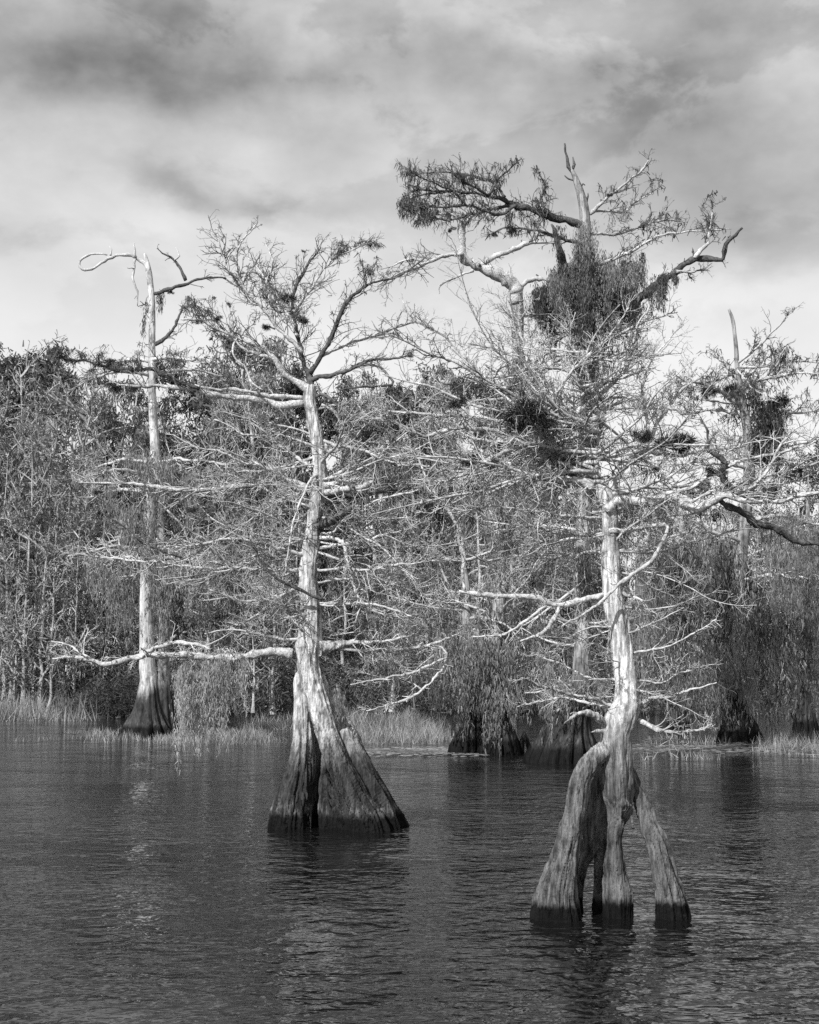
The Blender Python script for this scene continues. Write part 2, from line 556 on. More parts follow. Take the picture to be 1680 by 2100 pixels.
class Tree:
    def __init__(self, label, px, py, Y, seed, group=None, name='cypress_tree', cat='tree'):
        b = onwater(px, py)
        Y = float(b[1])
        self.Y = Y
        self.s = float(np.linalg.norm(at(px + 1, py, Y) - at(px, py, Y)))
        self.root = empty(name, b, label, cat, group)
        self.rng = np.random.default_rng(seed)
        self.seed = seed
        self.trunk = None
        self.tips = []      # twig points, for leaves

    def pts(self, spec, dz0=0.0, dz1=0.0):
        k = parse(spec) if isinstance(spec, str) else spec
        L = np.concatenate([[0], np.cumsum([math.hypot(b[0] - a[0], b[1] - a[1]) for a, b in zip(k[:-1], k[1:])])])
        L = L / max(L[-1], 1e-6)
        out = []
        for (w, f) in zip(k, L):
            dz = w[3] if len(w) > 3 else dz0 + (dz1 - dz0) * f
            out.append(list(at(w[0], w[1], self.Y + dz)) + [w[2] * 0.5 * self.s])
        return np.array(out)

    def limb(self, spec, dz=0.0, dz0=0.0, mat=None, tw=1.0, tl=80, up=0.1, name='limb', l2=4, l3=1, crook=0.1, tr=1.25, flat=0.6, step=9.0):
        mat = mat or M_LIMB
        P = catmull(self.pts(spec, dz0, dz), step * self.s)
        n = len(P)
        rng = self.rng
        wob = np.cumsum(rng.normal(size=(n, 3)), axis=0)
        wob -= np.linspace(0, 1, n)[:, None] * wob[-1] + (1 - np.linspace(0, 1, n)[:, None]) * wob[0]
        P[:, :3] += wob * self.s * 1.15
        rad = np.maximum(P[:, 3], 0.7 * self.s)
        rad = rad * (1 + 0.24 * fbm(np.stack([np.arange(n) * 0.6, np.zeros(n), np.zeros(n)], -1), int(rng.integers(999))))
        mb = MB()
        mb.tube(P[:, :3], rad, 9, True, rough=0.22, seed=int(rng.integers(999)))
        o = mb.build(name, mat, self.root, smooth=True)
        if tw > 0:
            k = parse(spec)
            my = sum(w[1] for w in k) / len(k)
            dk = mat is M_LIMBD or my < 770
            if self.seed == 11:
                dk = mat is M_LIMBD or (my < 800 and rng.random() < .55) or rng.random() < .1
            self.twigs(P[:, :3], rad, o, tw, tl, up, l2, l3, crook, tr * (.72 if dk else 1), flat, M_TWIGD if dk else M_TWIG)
        return o

    def twigs(self, P, rad, parent, tw, tl, up, l2, l3, crook, tr, flat, mat):
        rng, s = self.rng, self.s
        L = np.concatenate([[0], np.cumsum(np.linalg.norm(np.diff(P, axis=0), axis=1))])
        n = max(2, int(L[-1] / s / 11.0 * tw))
        u = np.sort(rng.uniform(0.12, 1.0, n)) * L[-1]
        S = np.stack([np.interp(u, L, P[:, k]) for k in range(3)], -1)
        Tg = nrm(np.gradient(P, axis=0))
        T = nrm(np.stack([np.interp(u, L, Tg[:, k]) for k in range(3)], -1))
        rd = np.interp(u, L, rad)
        rnd = rng.normal(size=(n, 3))
        rnd[:, 2] = rnd[:, 2] * flat + up * 2
        side = nrm(rnd - T * np.sum(rnd * T, -1, keepdims=True))
        an = rng.uniform(0.35, 1.25, n)[:, None]
        d = T * np.cos(an) + side * np.sin(an)
        ln = tl * s * rng.uniform(0.3, 1.25, n) * (1.1 - 0.5 * u / L[-1])
        r = np.minimum(rd * 0.6, tr * s * rng.uniform(0.7, 1.5, n))
        mb = MB()
        ns = max(1, int(L[-1] / s / 60))
        ks = rng.integers(n, size=ns)
        PS = grow(S[ks], d[ks] + rng.normal(size=(ns, 3)) * .4, rng.uniform(5, 22, ns) * s, 3, .2, 0, rng)
        mb.tubes(PS, rd[ks] * .55, rd[ks] * .25, 5, rng)
        P1 = grow(S, d, ln, 7, crook * 1.6, up * 0.10, rng)
        mb.tubes(P1, r, r * 0.5, 4, rng)
        self.tips.append(P1[:, 3:].reshape(-1, 3))
        if l2:
            s2, d2, n2, ix = spawn(P1, ln, l2, 0.55, rng, up=up, flat=flat)
            P2 = grow(s2, d2, n2, 5, crook * 1.9, up * 0.10, rng)
            r2 = np.maximum(r[ix] * 0.62, 0.45 * s)
            mb.tubes(P2, r2, r2 * 0.6, 3, rng)
            self.tips.append(P2[:, 2:].reshape(-1, 3))
            if l3:
                s3, d3, n3, i3 = spawn(P2, n2, l3, 0.6, rng, up=up, flat=flat)
                P3 = grow(s3, d3, n3, 4, crook * 2, up * 0.10, rng)
                r3 = np.maximum(r2[i3] * 0.7, 0.38 * s)
                mb.tubes(P3, r3, r3 * 0.6, 3, rng)
                self.tips.append(P3[:, 1:].reshape(-1, 3))
        mb.build('twigs', mat, parent, smooth=True)

    def wild(self, n, y0, y1, lmin, lmax, w=6, rise=0.0, cx=None, **kw):
        """further limbs at all azimuths from the trunk between rows y0 and y1"""
        rng = self.rng
        for k in range(n):
            py = rng.uniform(y0, y1)
            px = cx if cx is not None else np.interp(py, self.ty, self.tx)
            az = rng.uniform(0, 2 * math.pi)
            ln = rng.uniform(lmin, lmax) * self.s
            p0 = at(px, py, self.Y)
            d = np.array([[math.cos(az), math.sin(az) * (0.8 if math.sin(az) > 0 else 0.35), rise + rng.normal() * 0.18]])
            Pw = grow(p0[None], d, np.array([ln]), 9, 0.11, 0.0, rng)[0]
            r = np.linspace(1, 0.3, 10) * w * 0.5 * self.s * rng.uniform(0.6, 1.2)
            Pc = catmull(np.column_stack([Pw, r]), 9 * self.s)
            mb = MB()
            mb.tube(Pc[:, :3], Pc[:, 3], 8, True, rough=0.2, seed=k)
            o = mb.build('limb', M_LIMB, self.root, smooth=True)
            a = dict(tw=1.0, tl=75, up=0.1, l2=4, l3=1, crook=0.1, tr=1.2, flat=0.6)
            a.update(kw)
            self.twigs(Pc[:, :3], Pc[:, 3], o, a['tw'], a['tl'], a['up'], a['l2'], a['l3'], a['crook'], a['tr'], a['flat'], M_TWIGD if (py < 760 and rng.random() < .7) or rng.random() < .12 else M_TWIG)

    def column(self, spec, mat, flutes=0, depth=0.0, hbase=1.0, name='trunk', rough=0.06, sides=72, step=6.0):
        """tapering trunk with flutes that deepen towards the water"""
        P = catmull(self.pts(spec), step * self.s)
        self.set_axis(spec)
        z = P[:, 2]
        a = np.clip(1 - z / hbase, 0, 1) ** 0.8
        ph = self.rng.uniform(0, 6.28)
        k2 = flutes * 2.3

        def fl(th, k):
            aa = a[k[:, 0]][:, None]
            f = np.abs(np.sin(flutes * 0.5 * th + ph + 0.5 * np.sin(th * 2 + ph))) ** 0.7
            g = np.abs(np.sin(k2 * 0.5 * th + 2.1 * ph))
            return 1 + aa * depth * ((f - 0.75) + 0.45 * (g - 0.6))
        mb = MB()
        mb.tube(P[:, :3], P[:, 3], sides, True, fl if flutes else None, rough, self.seed)
        o = mb.build(name, mat, self.root, smooth=True)
        return o

    def set_axis(self, spec):
        k = sorted(parse(spec) if isinstance(spec, str) else spec, key=lambda w: w[1])
        self.ty = [w[1] for w in k]
        self.tx = [w[0] for w in k]

    def union(self, specs, mat, voxel, name='trunk', smooth_it=3, flu=0.02, fsc=9.0, fine=0.006):
        """several stems grown into one continuous surface"""
        mb = MB()
        axes = []
        for k, sp in enumerate(specs):
            P = catmull(self.pts(sp), 8 * self.s)
            if len(sp) > 5:
                axes.append(np.column_stack([P[:, :3], P[:, 3], np.full(len(P), k * 7.3), np.arange(len(P)) * 8 * self.s]))
            mb.tube(P[:, :3], P[:, 3], 24, True, rough=0.10, seed=self.seed + k)
        tmp = mb.build('tmp', mat, None)
        md = tmp.modifiers.new('r', 'REMESH')
        md.mode = 'VOXEL'
        md.voxel_size = voxel
        md.use_smooth_shade = True
        sm = tmp.modifiers.new('s', 'SMOOTH')
        sm.factor = 0.5
        sm.iterations = smooth_it
        dg = bpy.context.evaluated_depsgraph_get()
        me = bpy.data.meshes.new_from_object(tmp.evaluated_get(dg))
        bpy.data.objects.remove(tmp)
        n = len(me.vertices)
        co = np.zeros(n * 3, np.float32)
        me.vertices.foreach_get('co', co)
        no = np.zeros(n * 3, np.float32)
        me.vertices.foreach_get('normal', no)
        co = co.reshape(-1, 3).astype(float)
        no = no.reshape(-1, 3).astype(float)
        A = np.vstack(axes)
        best = np.zeros(n, int)
        for a in range(0, n, 4000):
            q = co[a:a + 4000]
            d2 = ((q[:, None, :] - A[None, :, :3]) ** 2).sum(-1) ** .5 - A[None, :, 3]
            best[a:a + 4000] = d2.argmin(1)
        near = A[best]
        off = nrm((co - near[:, :3]) * np.array([1, 1, 0.25]))
        q = np.column_stack([off[:, 0] * fsc, off[:, 1] * fsc, near[:, 5] * 0.9]) + near[:, 4:5]
        g = 1 - np.abs(fbm(q, self.seed, 2))
        q2 = np.column_stack([off[:, 0] * fsc * 2.3, off[:, 1] * fsc * 2.3, near[:, 5] * 1.6]) + near[:, 4:5]
        g = g - 0.45 * np.exp(-np.abs(fbm(q2, self.seed + 9, 2)) * 9)
        low = np.clip(1.25 - co[:, 2] / 1.6, 0.25, 1)
        dsp = (g - 0.7) * flu * low * 2 + fbm(co * np.array([30, 30, 6]), self.seed + 5, 2) * fine
        co += no * dsp[:, None]
        co -= np.array(self.root.location)
        me.vertices.foreach_set('co', co.astype(np.float32).ravel())
        me.polygons.foreach_set('use_smooth', np.ones(len(me.polygons), bool))
        me.materials.clear()
        me.materials.append(mat)
        me.update()
        me.name = name
        o = bpy.data.objects.new(name, me)
        COL.objects.link(o)
        o.parent = self.root
        return o

    # hanging moss: strands between pixel points of a line
    def moss(self, line, length, n, width=10, spread=8, dz=0.0, ddz=0.4, mat=None, fl=14, name='hanging_moss', dens=1.0, wd=0.2, nb=0):
        rng, s = self.rng, self.s
        k = parse(line)
        X = np.array([w[0] for w in k])
        Yp = np.array([w[1] for w in k])
        # strands come in bunches
        nb = nb or max(3, n // 9)
        bi = rng.integers(nb, size=n)
        u = np.clip(rng.uniform(0, len(k) - 1, nb)[bi] + rng.normal(size=n) * 0.035, 0, len(k) - 1)
        by = rng.normal(size=nb)[bi] * spread * 1.3
        bl = rng.uniform(0.28, 1.15, nb)[bi]
        spread = spread * 0.55
        px = np.interp(u, np.arange(len(k)), X) + rng.normal(size=n) * spread
        py = np.interp(u, np.arange(len(k)), Yp) + rng.normal(size=n) * spread * 0.7 + by
        L = length * s * rng.uniform(0.35, 1.0, n) * bl
        P0 = np.array([at(a, b, self.Y + dz + rng.normal() * ddz) for a, b in zip(px, py)])
        W = width * s * rng.uniform(0.5, 1.2, n)
        sets = [np.arange(n)] if n > 40 else [np.where(bi == b)[0] for b in range(nb)]
        for q in sets:
            if len(q):
                mb = MB()
                strands(mb, P0[q], L[q], W[q], fl * s, rng, dens, wd)
                mb.build(name, mat or M_MOSS, self.root)

    def tuft(self, px, py, r, dz=0.0, mat=None, n=None, name='air_plant', drop=0.3):
        rng, s = self.rng, self.s
        n = n or int(90 + r * 34)
        c = at(px, py, self.Y + dz)
        d = nrm(rng.normal(size=(n, 3)))
        rad = r * s * rng.uniform(0.0, 0.75, n)
        sub = rng.normal(size=(5, 3)) * r * s * np.array([.55, .3, .3])
        p = c + sub[rng.integers(5, size=n)] + d * rad[:, None] * np.array([.7, .7, .5])
        dd = nrm(d + rng.normal(size=(n, 3)) * 0.7 + np.array([0, 0, -drop]))
        mb = MB()
        mb.flakes(p, dd, r * s * rng.uniform(0.3, 0.75, n), r * s * 0.045 + 0.45 * s, rng)
        return mb.build(name, mat or M_AIR, self.root)

    def leaves(self, box, n, ln, wd, mat=None, droop=0.8, name='foliage', fray=2):
        """needle clumps at twig points within the pixel box"""
        rng, s = self.rng, self.s
        T = np.vstack(self.tips)
        rel = T - CAM
        d = rel @ FWD
        px = 840 + F * (rel @ RGT) / d
        py = 1050 - F * (rel @ UP) / d
        x0, y0, x1, y1 = box
        T = T[(px > x0) & (px < x1) & (py > y0) & (py < y1)]
        if len(T) < 5:
            return None
        p = T[rng.integers(len(T), size=n)]
        p = np.repeat(p, fray, axis=0) + rng.normal(size=(n * fray, 3)) * s * 2.0
        dd = rng.normal(size=(n * fray, 3)) * 0.5 + np.array([0, 0, -droop])
        mb = MB()
        mb.flakes(p, dd, ln * s * rng.uniform(0.4, 1.2, n * fray), wd * s * rng.uniform(0.6, 1.3, n * fray), rng, 0.4)
        return mb.build(name, mat or M_LEAF, self.root)


def strands(mb, P0, L, W, fl, rng, dens=1.0, wd=0.2):
    cnt = np.maximum(3, (L / fl * 3.2 * dens).astype(int))
    idx = np.repeat(np.arange(len(P0)), cnt)
    K = len(idx)
    t = rng.uniform(0, 1, K) ** 1.15
    ph = rng.uniform(0, 6.28, (len(P0), 2))
    sway = np.stack([np.sin(t * 5 + ph[idx, 0]), np.sin(t * 4 + ph[idx, 1]), np.zeros(K)], -1) * (W[idx] * 0.35 * t)[:, None]
    prof = (np.sin(np.minimum(t * 3.2 + 0.5, 1.57)) * (1 - t) ** 0.6 * 0.9 + 0.08)
    off = rng.normal(size=(K, 3)) * (W[idx] * 0.42 * prof)[:, None]
    off[:, 2] *= 0.3
    p = P0[idx] + sway + off
    p[:, 2] -= t * L[idx]
    d = rng.normal(size=(K, 3)) * 0.24 + np.array([0, 0, -1.0])
    mb.flakes(p, d, fl * rng.uniform(0.5, 1.4, K), fl * wd * rng.uniform(0.5, 1.3, K), rng, 0.3)


def front_cypress():
    t = Tree('pale dead-looking cypress nearest the viewer, standing on open arched stilt roots', 1252, 1880, 12.0, 11)
    c = lambda l: [(980 + x / 3.0, 1400 + y / 3.0, w / 3.0, d) for (x, y, w, d) in l]
    main = [(1226, 978, 8, .08), (1236, 998, 20, .04), (1246, 1018, 30, 0), (1250, 1040, 34, 0), (1251, 1086, 33, 0), (1252, 1160, 37, 0), (1257, 1225, 42, 0), (1270, 1294, 45, 0), (1279, 1364, 45, 0),
            (1285, 1411, 50, 0), (1287, 1443, 58, 0), (1276, 1471, 62, 0), (1266, 1503, 60, 0), (1264, 1535, 64, 0.0), (1263, 1575, 66, 0.0), (1266, 1615, 66, 0.0), (1270, 1655, 54, 0.0), (1264, 1690, 34, -.02)]
    mid = c([(905, 730, 110, 0), (880, 800, 105, -0.02), (850, 880, 92, -.04), (838, 980, 82, -.04), (840, 1100, 118, -.02), (850, 1200, 145, 0), (860, 1300, 168, 0), (865, 1420, 178, 0), (866, 1560, 185, 0)])
    left = c([(850, 385, 90, 0.0), (775, 415, 105, -0.08), (705, 475, 122, -0.14), (645, 555, 130, -0.18), (612, 650, 132, -0.2), (597, 750, 136, -0.2), (580, 850, 142, -0.2), (564, 950, 152, -0.2),
              (540, 1050, 172, -0.18), (510, 1150, 205, -0.16), (492, 1250, 238, -0.14), (486, 1340, 270, -0.12), (486, 1440, 305, -0.10), (486, 1560, 320, -0.10)])
    right = c([(905, 480, 70, 0.12), (955, 600, 85, 0.12), (1000, 710, 98, 0.08), (1035, 810, 112, 0.04), (1068, 905, 122, 0), (1105, 1000, 132, -.03), (1132, 1100, 146, -.05), (1152, 1200, 164, -.05),
               (1178, 1300, 188, -.05), (1196, 1430, 212, -.05), (1200, 1560, 220, -.05)])
    backl = c([(760, 470, 100, .1), (725, 650, 150, .16), (700, 850, 165, .18), (672, 1000, 150, .2), (626, 1130, 90, .2), (610, 1250, 80, .28), (600, 1440, 90, .25), (600, 1560, 90, .25)])
    backr = c([(800, 480, 100, .1), (780, 650, 150, .16), (778, 850, 150, .18), (772, 1000, 120, .2), (764, 1130, 84, .2), (752, 1250, 74, .24), (752, 1440, 90, .2), (752, 1560, 90, .2)])
    web = c([(770, 1000, 110, .2), (700, 1000, 100, .2), (640, 1010, 100, .2)])
    stub = c([(800, 265, 60, 0), (740, 215, 45, -.1), (680, 185, 36, -.16), (620, 190, 26, -.22), (570, 222, 14, -.27), (524, 258, 4, -.3)])
    stub2 = c([(800, 300, 34, 0), (730, 300, 22, -.1), (684, 312, 4, -.14)])
    stub3 = c([(620, 200, 18, -.2), (590, 180, 12, -.25), (560, 205, 4, -.28)])
    spl = c([(952, 740, 24, -.02), (952, 830, 18, -.05), (955, 915, 4, -.06)])
    knob = c([(880, 730, 70, -.1), (925, 760, 60, -.1), (900, 800, 40, -.08)])
    t.union([main, mid, left, right, backl, backr, web, stub, stub2, stub3, spl, knob], M_A, 0.0085, flu=0.020, fsc=1.7, fine=0.009)
    t.set_axis([w[:3] for w in main])
    K = dict(tl=80)
    # right hand
    t.limb('1246,1046,26 1267,1027,22 1304,1023,20 1346,1021,20 1383,1011,19 1406,1025,19 1425,1041,18 1452,1030,17 1486,1013,16 1518,1026,11 1552,1028,10 1602,1026,9 1640,1019,8 1690,1009,6', dz0=-.05, dz=-0.8, tw=.8, tl=75)
    t.limb('1518,1026,10 1503,1006,12 1488,984,13 1483,966,13 1489,947,12 1465,932,10 1451,921,7 1453,897,6 1451,875,5 1436,860,3', dz0=-0.35, dz=-0.5, mat=M_LIMBD, tw=.8, tl=60)
    t.limb('1473,1026,9 1498,1041,13 1528,1053,14 1547,1073,15 1577,1079,14 1602,1093,13 1627,1109,12 1690,1120,10', dz0=-0.4, dz=-0.2, mat=M_LIMBD, tw=.9, tl=60)
    t.limb('1250,1090,12 1295,1089,10 1327,1079,10 1369,1072,9 1358,1103,9 1332,1146,9 1285,1183,8 1243,1220,7 1202,1253,5 1151,1286,3', dz0=-.05, dz=-0.35, tw=.25, tl=45)
    t.limb('1250,1045,24 1253,1010,24 1271,975,22 1304,943,19 1325,921,17 1354,932,15 1391,935,14 1429,933,13 1478,924,9 1530,915,5', dz=0.5, tw=1.1, tl=80)
    t.limb('1383,1012,9 1420,996,8 1460,975,7 1520,950,6 1600,930,5 1680,905,3', dz0=-.2, dz=-.6, tw=1.0)
    t.limb('1419,1030,7 1470,1000,7 1540,985,6 1620,965,5 1700,940,3', dz0=-.25, dz=-.2, tw=1.0)
    t.limb('1262,998,8 1310,997,7 1370,1000,6 1420,1010,5 1480,1000,3', dz=.4, tw=1)
    t.limb('1310,935,9 1345,880,8 1372,840,7 1400,800,5 1440,770,3', dz0=.3, dz=.6, tw=1.2, up=.35)
    t.limb('1325,918,8 1330,860,7 1322,800,6 1340,740,4 1400,660,2', dz0=.3, dz=.2, tw=1.2, up=.3)
    t.limb('1473,1026,6 1540,1000,6 1580,960,5 1610,900,4 1660,860,3', dz0=-.4, dz=-.7, tw=1.1, up=.25)
    t.limb('1525,1022,5 1560,985,5 1583,950,5 1600,930,3', dz0=-.4, dz=-.6, tw=.3)
    t.limb('1278,1216,9 1300,1224,7 1324,1233,4', dz=-.2, tw=.8, tl=60)
    t.limb('1264,1130,6 1330,1135,5 1400,1120,4 1480,1100,4 1560,1080,2', dz=.5, tw=1.0)
    # left hand
    t.limb('1238,1220,13 1197,1230,13 1151,1241,13 1123,1237,12 1104,1226,11 1039,1218,10 983,1217,9 942,1212,5', dz=-0.35, tw=.45, tl=60)
    t.limb('1146,1246,9 1132,1271,9 1109,1295,8 1067,1315,4', dz0=-.12, dz=-.4, tw=.4, tl=40)
    t.limb('1121,1243,7 1086,1267,6 1035,1302,5 970,1306,3', dz0=-.15, dz=-.3, tw=.9, tl=60)
    t.limb('953,1211,6 951,1132,6 946,1095,7 928,1058,7 909,1036,6 881,989,6 858,940,4', dz0=-.34, dz=-.3, tw=.5, tl=60)
    t.limb('1252,1050,30 1244,1026,31 1224,1006,29 1197,986,25 1170,968,21 1150,955,12', dz0=-.01, dz=.12, tw=.1, tl=40)
    t.limb('1175,972,20 1160,960,22 1141,928,20 1124,908,19 1100,877,17 1063,862,16 1045,836,15 1038,812,14 1054,789,8 1054,755,4', dz=0.5, mat=M_LIMBD, tw=.5)
    t.limb('1215,1000,24 1197,990,20 1150,985,9 1086,984,9 1044,997,7 1000,1018,6 955,1015,5 905,1025,3', dz=-.5, tw=1.2)
    t.limb('1308,905,8 1285,916,8 1234,928,8 1178,930,8 1141,923,7 1123,942,7 1104,963,6 1060,990,4 1020,1005,3', dz0=.2, dz=-.2, tw=1)
    t.limb('1150,940,12 1110,914,10 1053,916,10 1011,928,10 984,945,9 950,962,7 900,985,5 850,1000,3', dz0=.1, dz=-.5, tw=1.1)
    t.limb('1090,880,10 1021,891,9 956,884,8 910,887,8 864,896,7 826,877,6 780,850,4', dz0=.25, dz=-.3, tw=1.1)
    t.limb('1050,868,9 984,854,7 919,850,7 836,840,6 780,838,4 740,850,2', dz0=.3, dz=.6, tw=1.1)
    t.limb('1038,817,7 984,819,6 933,824,5 870,815,3', dz0=.4, dz=.2, tw=1)
    t.limb('1054,775,6 984,772,5 966,743,4 938,706,4 891,698,3 850,690,2', dz0=.45, dz=.7, tw=1, tl=65)
    t.limb('985,775,5 933,706,4 877,669,4 840,645,3 826,615,2', dz0=.45, dz=.3, tw=1.2, tl=60)
    t.limb('1054,789,6 1080,740,6 1070,690,5 1040,640,3 1020,600,2', dz0=.45, dz=.6, tw=1.3, up=.25)
    t.limb('1130,870,12 1190,845,12 1222,815,10 1260,780,8 1290,735,6 1310,660,4 1350,630,2', dz0=.2, dz=-.2, tw=1.2, up=.25)
    t.limb('1175,975,8 1150,930,8 1100,880,7 1150,800,7 1190,750,6 1240,700,5 1290,630,3', dz0=.1, dz=-.5, tw=1.2, up=.3)
    t.limb('1200,985,10 1215,930,10 1225,880,9 1215,820,8 1200,760,6 1170,700,4 1180,640,2', dz0=.1, dz=.2, tw=1.3, up=.3)
    t.limb('1253,1141,8 1220,1128,7 1178,1132,6 1086,1141,5 1000,1150,3', dz=.4, tw=.9)
    t.limb('1222,1128,5 1216,1100,5 1206,1076,5 1203,1040,4', dz0=.1, dz=.15, tw=.2, tl=40)
    t.limb('1240,1060,6 1180,1060,6 1100,1050,5 1020,1040,4 940,1050,3', dz=-.6, tw=1.0)
    t.limb('1245,1100,6 1170,1100,5 1090,1085,4 1010,1090,3', dz=.6, tw=1)
    # low dead branches around the swelling
    t.limb('1312,1445,12 1341,1430,9 1369,1429,7 1420,1415,5 1470,1400,2', dz=-.3, tw=1.0, tl=60)
    t.limb('1309,1478,10 1340,1493,9 1364,1499,7 1420,1500,5 1460,1485,2', dz=-.2, tw=1.2, tl=55)
    t.limb('1300,1395,6 1350,1400,5 1400,1380,4 1470,1360,2', dz=.4, tw=1.0, tl=60)
    t.limb('1258,1448,8 1230,1432,7 1197,1425,6 1132,1411,5 1070,1390,3', dz=-.4, tw=1.2, tl=60)
    t.limb('1262,1395,6 1210,1390,5 1150,1360,4 1090,1340,3', dz=.3, tw=1.1, tl=60)
    t.limb('1255,1455,6 1200,1440,5 1130,1430,4 1060,1450,2', dz=.3, tw=1.1, tl=55)
    t.limb('1295,1340,5 1350,1330,4 1420,1300,3 1470,1270,2', dz=-.3, tw=.9, tl=55)
    t.wild(26, 850, 1040, 240, 560, w=9, rise=.08, tl=90, tw=.75, l3=0, tr=1.35)
    t.wild(8, 880, 1030, 200, 420, w=5, rise=.08, tl=80)
    t.wild(7, 700, 880, 120, 260, w=6, rise=.35, cx=1190, up=.3, tl=75)
    t.wild(10, 1030, 1190, 180, 360, w=5, rise=0.0)
    t.wild(10, 1220, 1440, 120, 230, w=5, rise=0.02, tl=55)
    for (x, y, r) in [(1085, 848, 36), (1060, 870, 22), (945, 826, 15), (975, 940, 18), (1012, 952, 14), (1390, 900, 24), (1318, 892, 18), (1360, 910, 18), (1408, 915, 16), (1466, 966, 14), (1115, 865, 20), (972, 1000, 12), (1640, 965, 8), (1130, 935, 18)]:
        t.tuft(x, y, r, dz=-.35)
    t.moss('1160,960 1195,985', 70, 24, 12, 8, dz=-.02, ddz=.08, mat=M_MOSSD, fl=9)
    t.moss('1100,875 1040,830', 60, 18, 10, 6, dz=.4, ddz=.1, mat=M_MOSSD, fl=9)
    t.moss('960,980 1000,1000', 60, 12, 8, 6, dz=0, ddz=.2, mat=M_MOSSD, fl=9)
    return t


def leaning_cypress():
    t = Tree('pale cypress on a fluted split base, its bare crown leaning over open water', 690, 1697, 19.2, 23)
    main = [(636, 790, 22, 0), (634, 825, 24, 0), (640, 851, 25, 0), (651, 909, 29, 0), (656, 966, 29, 0), (654, 1004, 32, 0), (647, 1061, 32, 0), (638, 1118, 34, 0), (632, 1175, 37, 0), (636, 1232, 42, 0),
            (636, 1300, 50, 0), (630, 1347, 50, 0), (640, 1397, 42, -.05), (655, 1450, 42, -.12), (673, 1510, 43, -.2), (697, 1570, 50, -.28), (724, 1630, 58, -.33), (745, 1675, 74, -.36), (755, 1705, 90, -.36), (762, 1735, 96, -.36)]
    legl = [(634, 1300, 10, .12), (628, 1345, 22, .14), (620, 1375, 28, .16), (617, 1400, 31, .18), (619, 1440, 34, .14), (620, 1500, 36, .1), (616, 1560, 46, .04), (609, 1610, 58, -.02), (600, 1650, 70, -.05), (594, 1685, 80, -.06), (592, 1720, 84, -.06)]
    legl2 = [(628, 1440, 10, .1), (631, 1500, 18, .07), (632, 1550, 28, .04), (634, 1620, 40, .02), (632, 1690, 54, 0), (632, 1720, 54, 0)]
    legr = [(655, 1360, 8, .2), (668, 1410, 18, .32), (680, 1440, 28, .36), (693, 1470, 40, .38), (718, 1525, 48, .36), (748, 1590, 50, .34), (780, 1645, 50, .32), (810, 1690, 46, .3), (826, 1720, 46, .3)]
    legr2 = [(700, 1500, 34, .0), (735, 1570, 46, -.08), (765, 1630, 56, -.12), (786, 1690, 66, -.16), (794, 1720, 70, -.16)]
    back = [(650, 1400, 40, .34), (660, 1500, 54, .5), (668, 1600, 70, .6), (672, 1690, 80, .62), (672, 1720, 80, .62)]
    pl1 = [(668, 1545, 14, .12), (668, 1590, 20, .02), (672, 1640, 30, -.12), (676, 1700, 40, -.2), (677, 1725, 42, -.2)]
    pl2 = [(684, 1600, 12, .0), (690, 1640, 20, -.14), (698, 1690, 30, -.26), (700, 1725, 34, -.26)]
    pl3 = [(652, 1555, 12, .16), (654, 1610, 16, .12), (655, 1690, 24, .1), (655, 1725, 26, .1)]
    pl4 = [(672, 1562, 9, .0), (664, 1600, 9, -.04), (668, 1650, 10, -.12), (662, 1705, 14, -.16), (662, 1725, 14, -.16)]
    nub = [(655, 1330, 34, -.05), (685, 1326, 24, 0), (712, 1318, 12, 0)]
    t.union([main, legl, legr, legr2, back, pl1, pl2, pl4, nub], M_B, 0.0125, flu=0.05, fsc=2.2, fine=0.008, smooth_it=2)
    t.set_axis([w[:3] for w in main])
    # crown
    t.limb('625,825,18 580,829,16 534,819,15 487,815,15 441,808,13 409,798,10 353,789,9 297,789,7 240,790,4', dz=-.8, tw=.5, tl=60)
    t.limb('622,816,9 552,812,8 510,806,7 455,800,6 400,790,4', dz=-.5, tw=.4, tl=50)
    t.limb('409,798,8 353,780,9 316,762,9 260,761,8 223,754,7 186,740,6 139,736,4 105,720,2', dz0=-.5, dz=-.9, mat=M_LIMBD, tw=1.3, tl=60, up=.25)
    t.limb('636,800,16 599,777,15 557,733,12 534,712,10 483,689,7 445,673,6 408,657,5 370,655,3', dz=-.5, tw=1.1, tl=75, up=.2)
    t.limb('638,795,16 636,773,14 624,740,12 617,708,11 608,671,9 603,624,7 617,573,6 659,508,3', dz=.4, mat=M_LIMBD, tw=1.3, tl=90, up=.3)
    t.limb('636,765,12 654,736,12 673,708,10 687,671,9 701,638,8 724,606,6 761,582,5 825,565,4 870,530,2', dz=-.3, mat=M_LIMBD, tw=1.1, tl=80, up=.2)
    t.limb('640,780,11 664,768,11 715,757,9 761,734,7 801,733,5 842,728,3', dz=-.6, mat=M_LIMBD, tw=1.2, tl=75, up=.15)
    t.limb('620,725,9 590,690,8 560,665,7 520,620,6 487,582,5 464,536,4 445,466,2', dz=-.4, tw=1.3, tl=80, up=.25)
    t.limb('520,620,5 495,575,5 487,541,4 492,499,4 529,457,2', dz0=-.3, dz=-.2, tw=1.2, tl=55, up=.3)
    t.limb('612,690,8 570,640,7 540,600,5 555,540,4 545,500,2', dz=.6, tw=1.2, tl=75, up=.3)
    t.limb('608,671,7 575,620,6 540,565,4 500,520,2', dz=.9, tw=1.2, tl=75, up=.3)
    t.limb('603,640,7 640,590,6 660,560,4 700,520,3 770,495,2', dz=.7, tw=1.2, tl=80, up=.3)
    t.limb('560,735,7 500,715,6 460,680,5 400,640,3', dz=.6, tw=1.2, tl=80, up=.2)
    t.limb('655,735,7 720,700,6 780,680,4 850,660,2', dz=.5, tw=1.2, tl=75, up=.15)
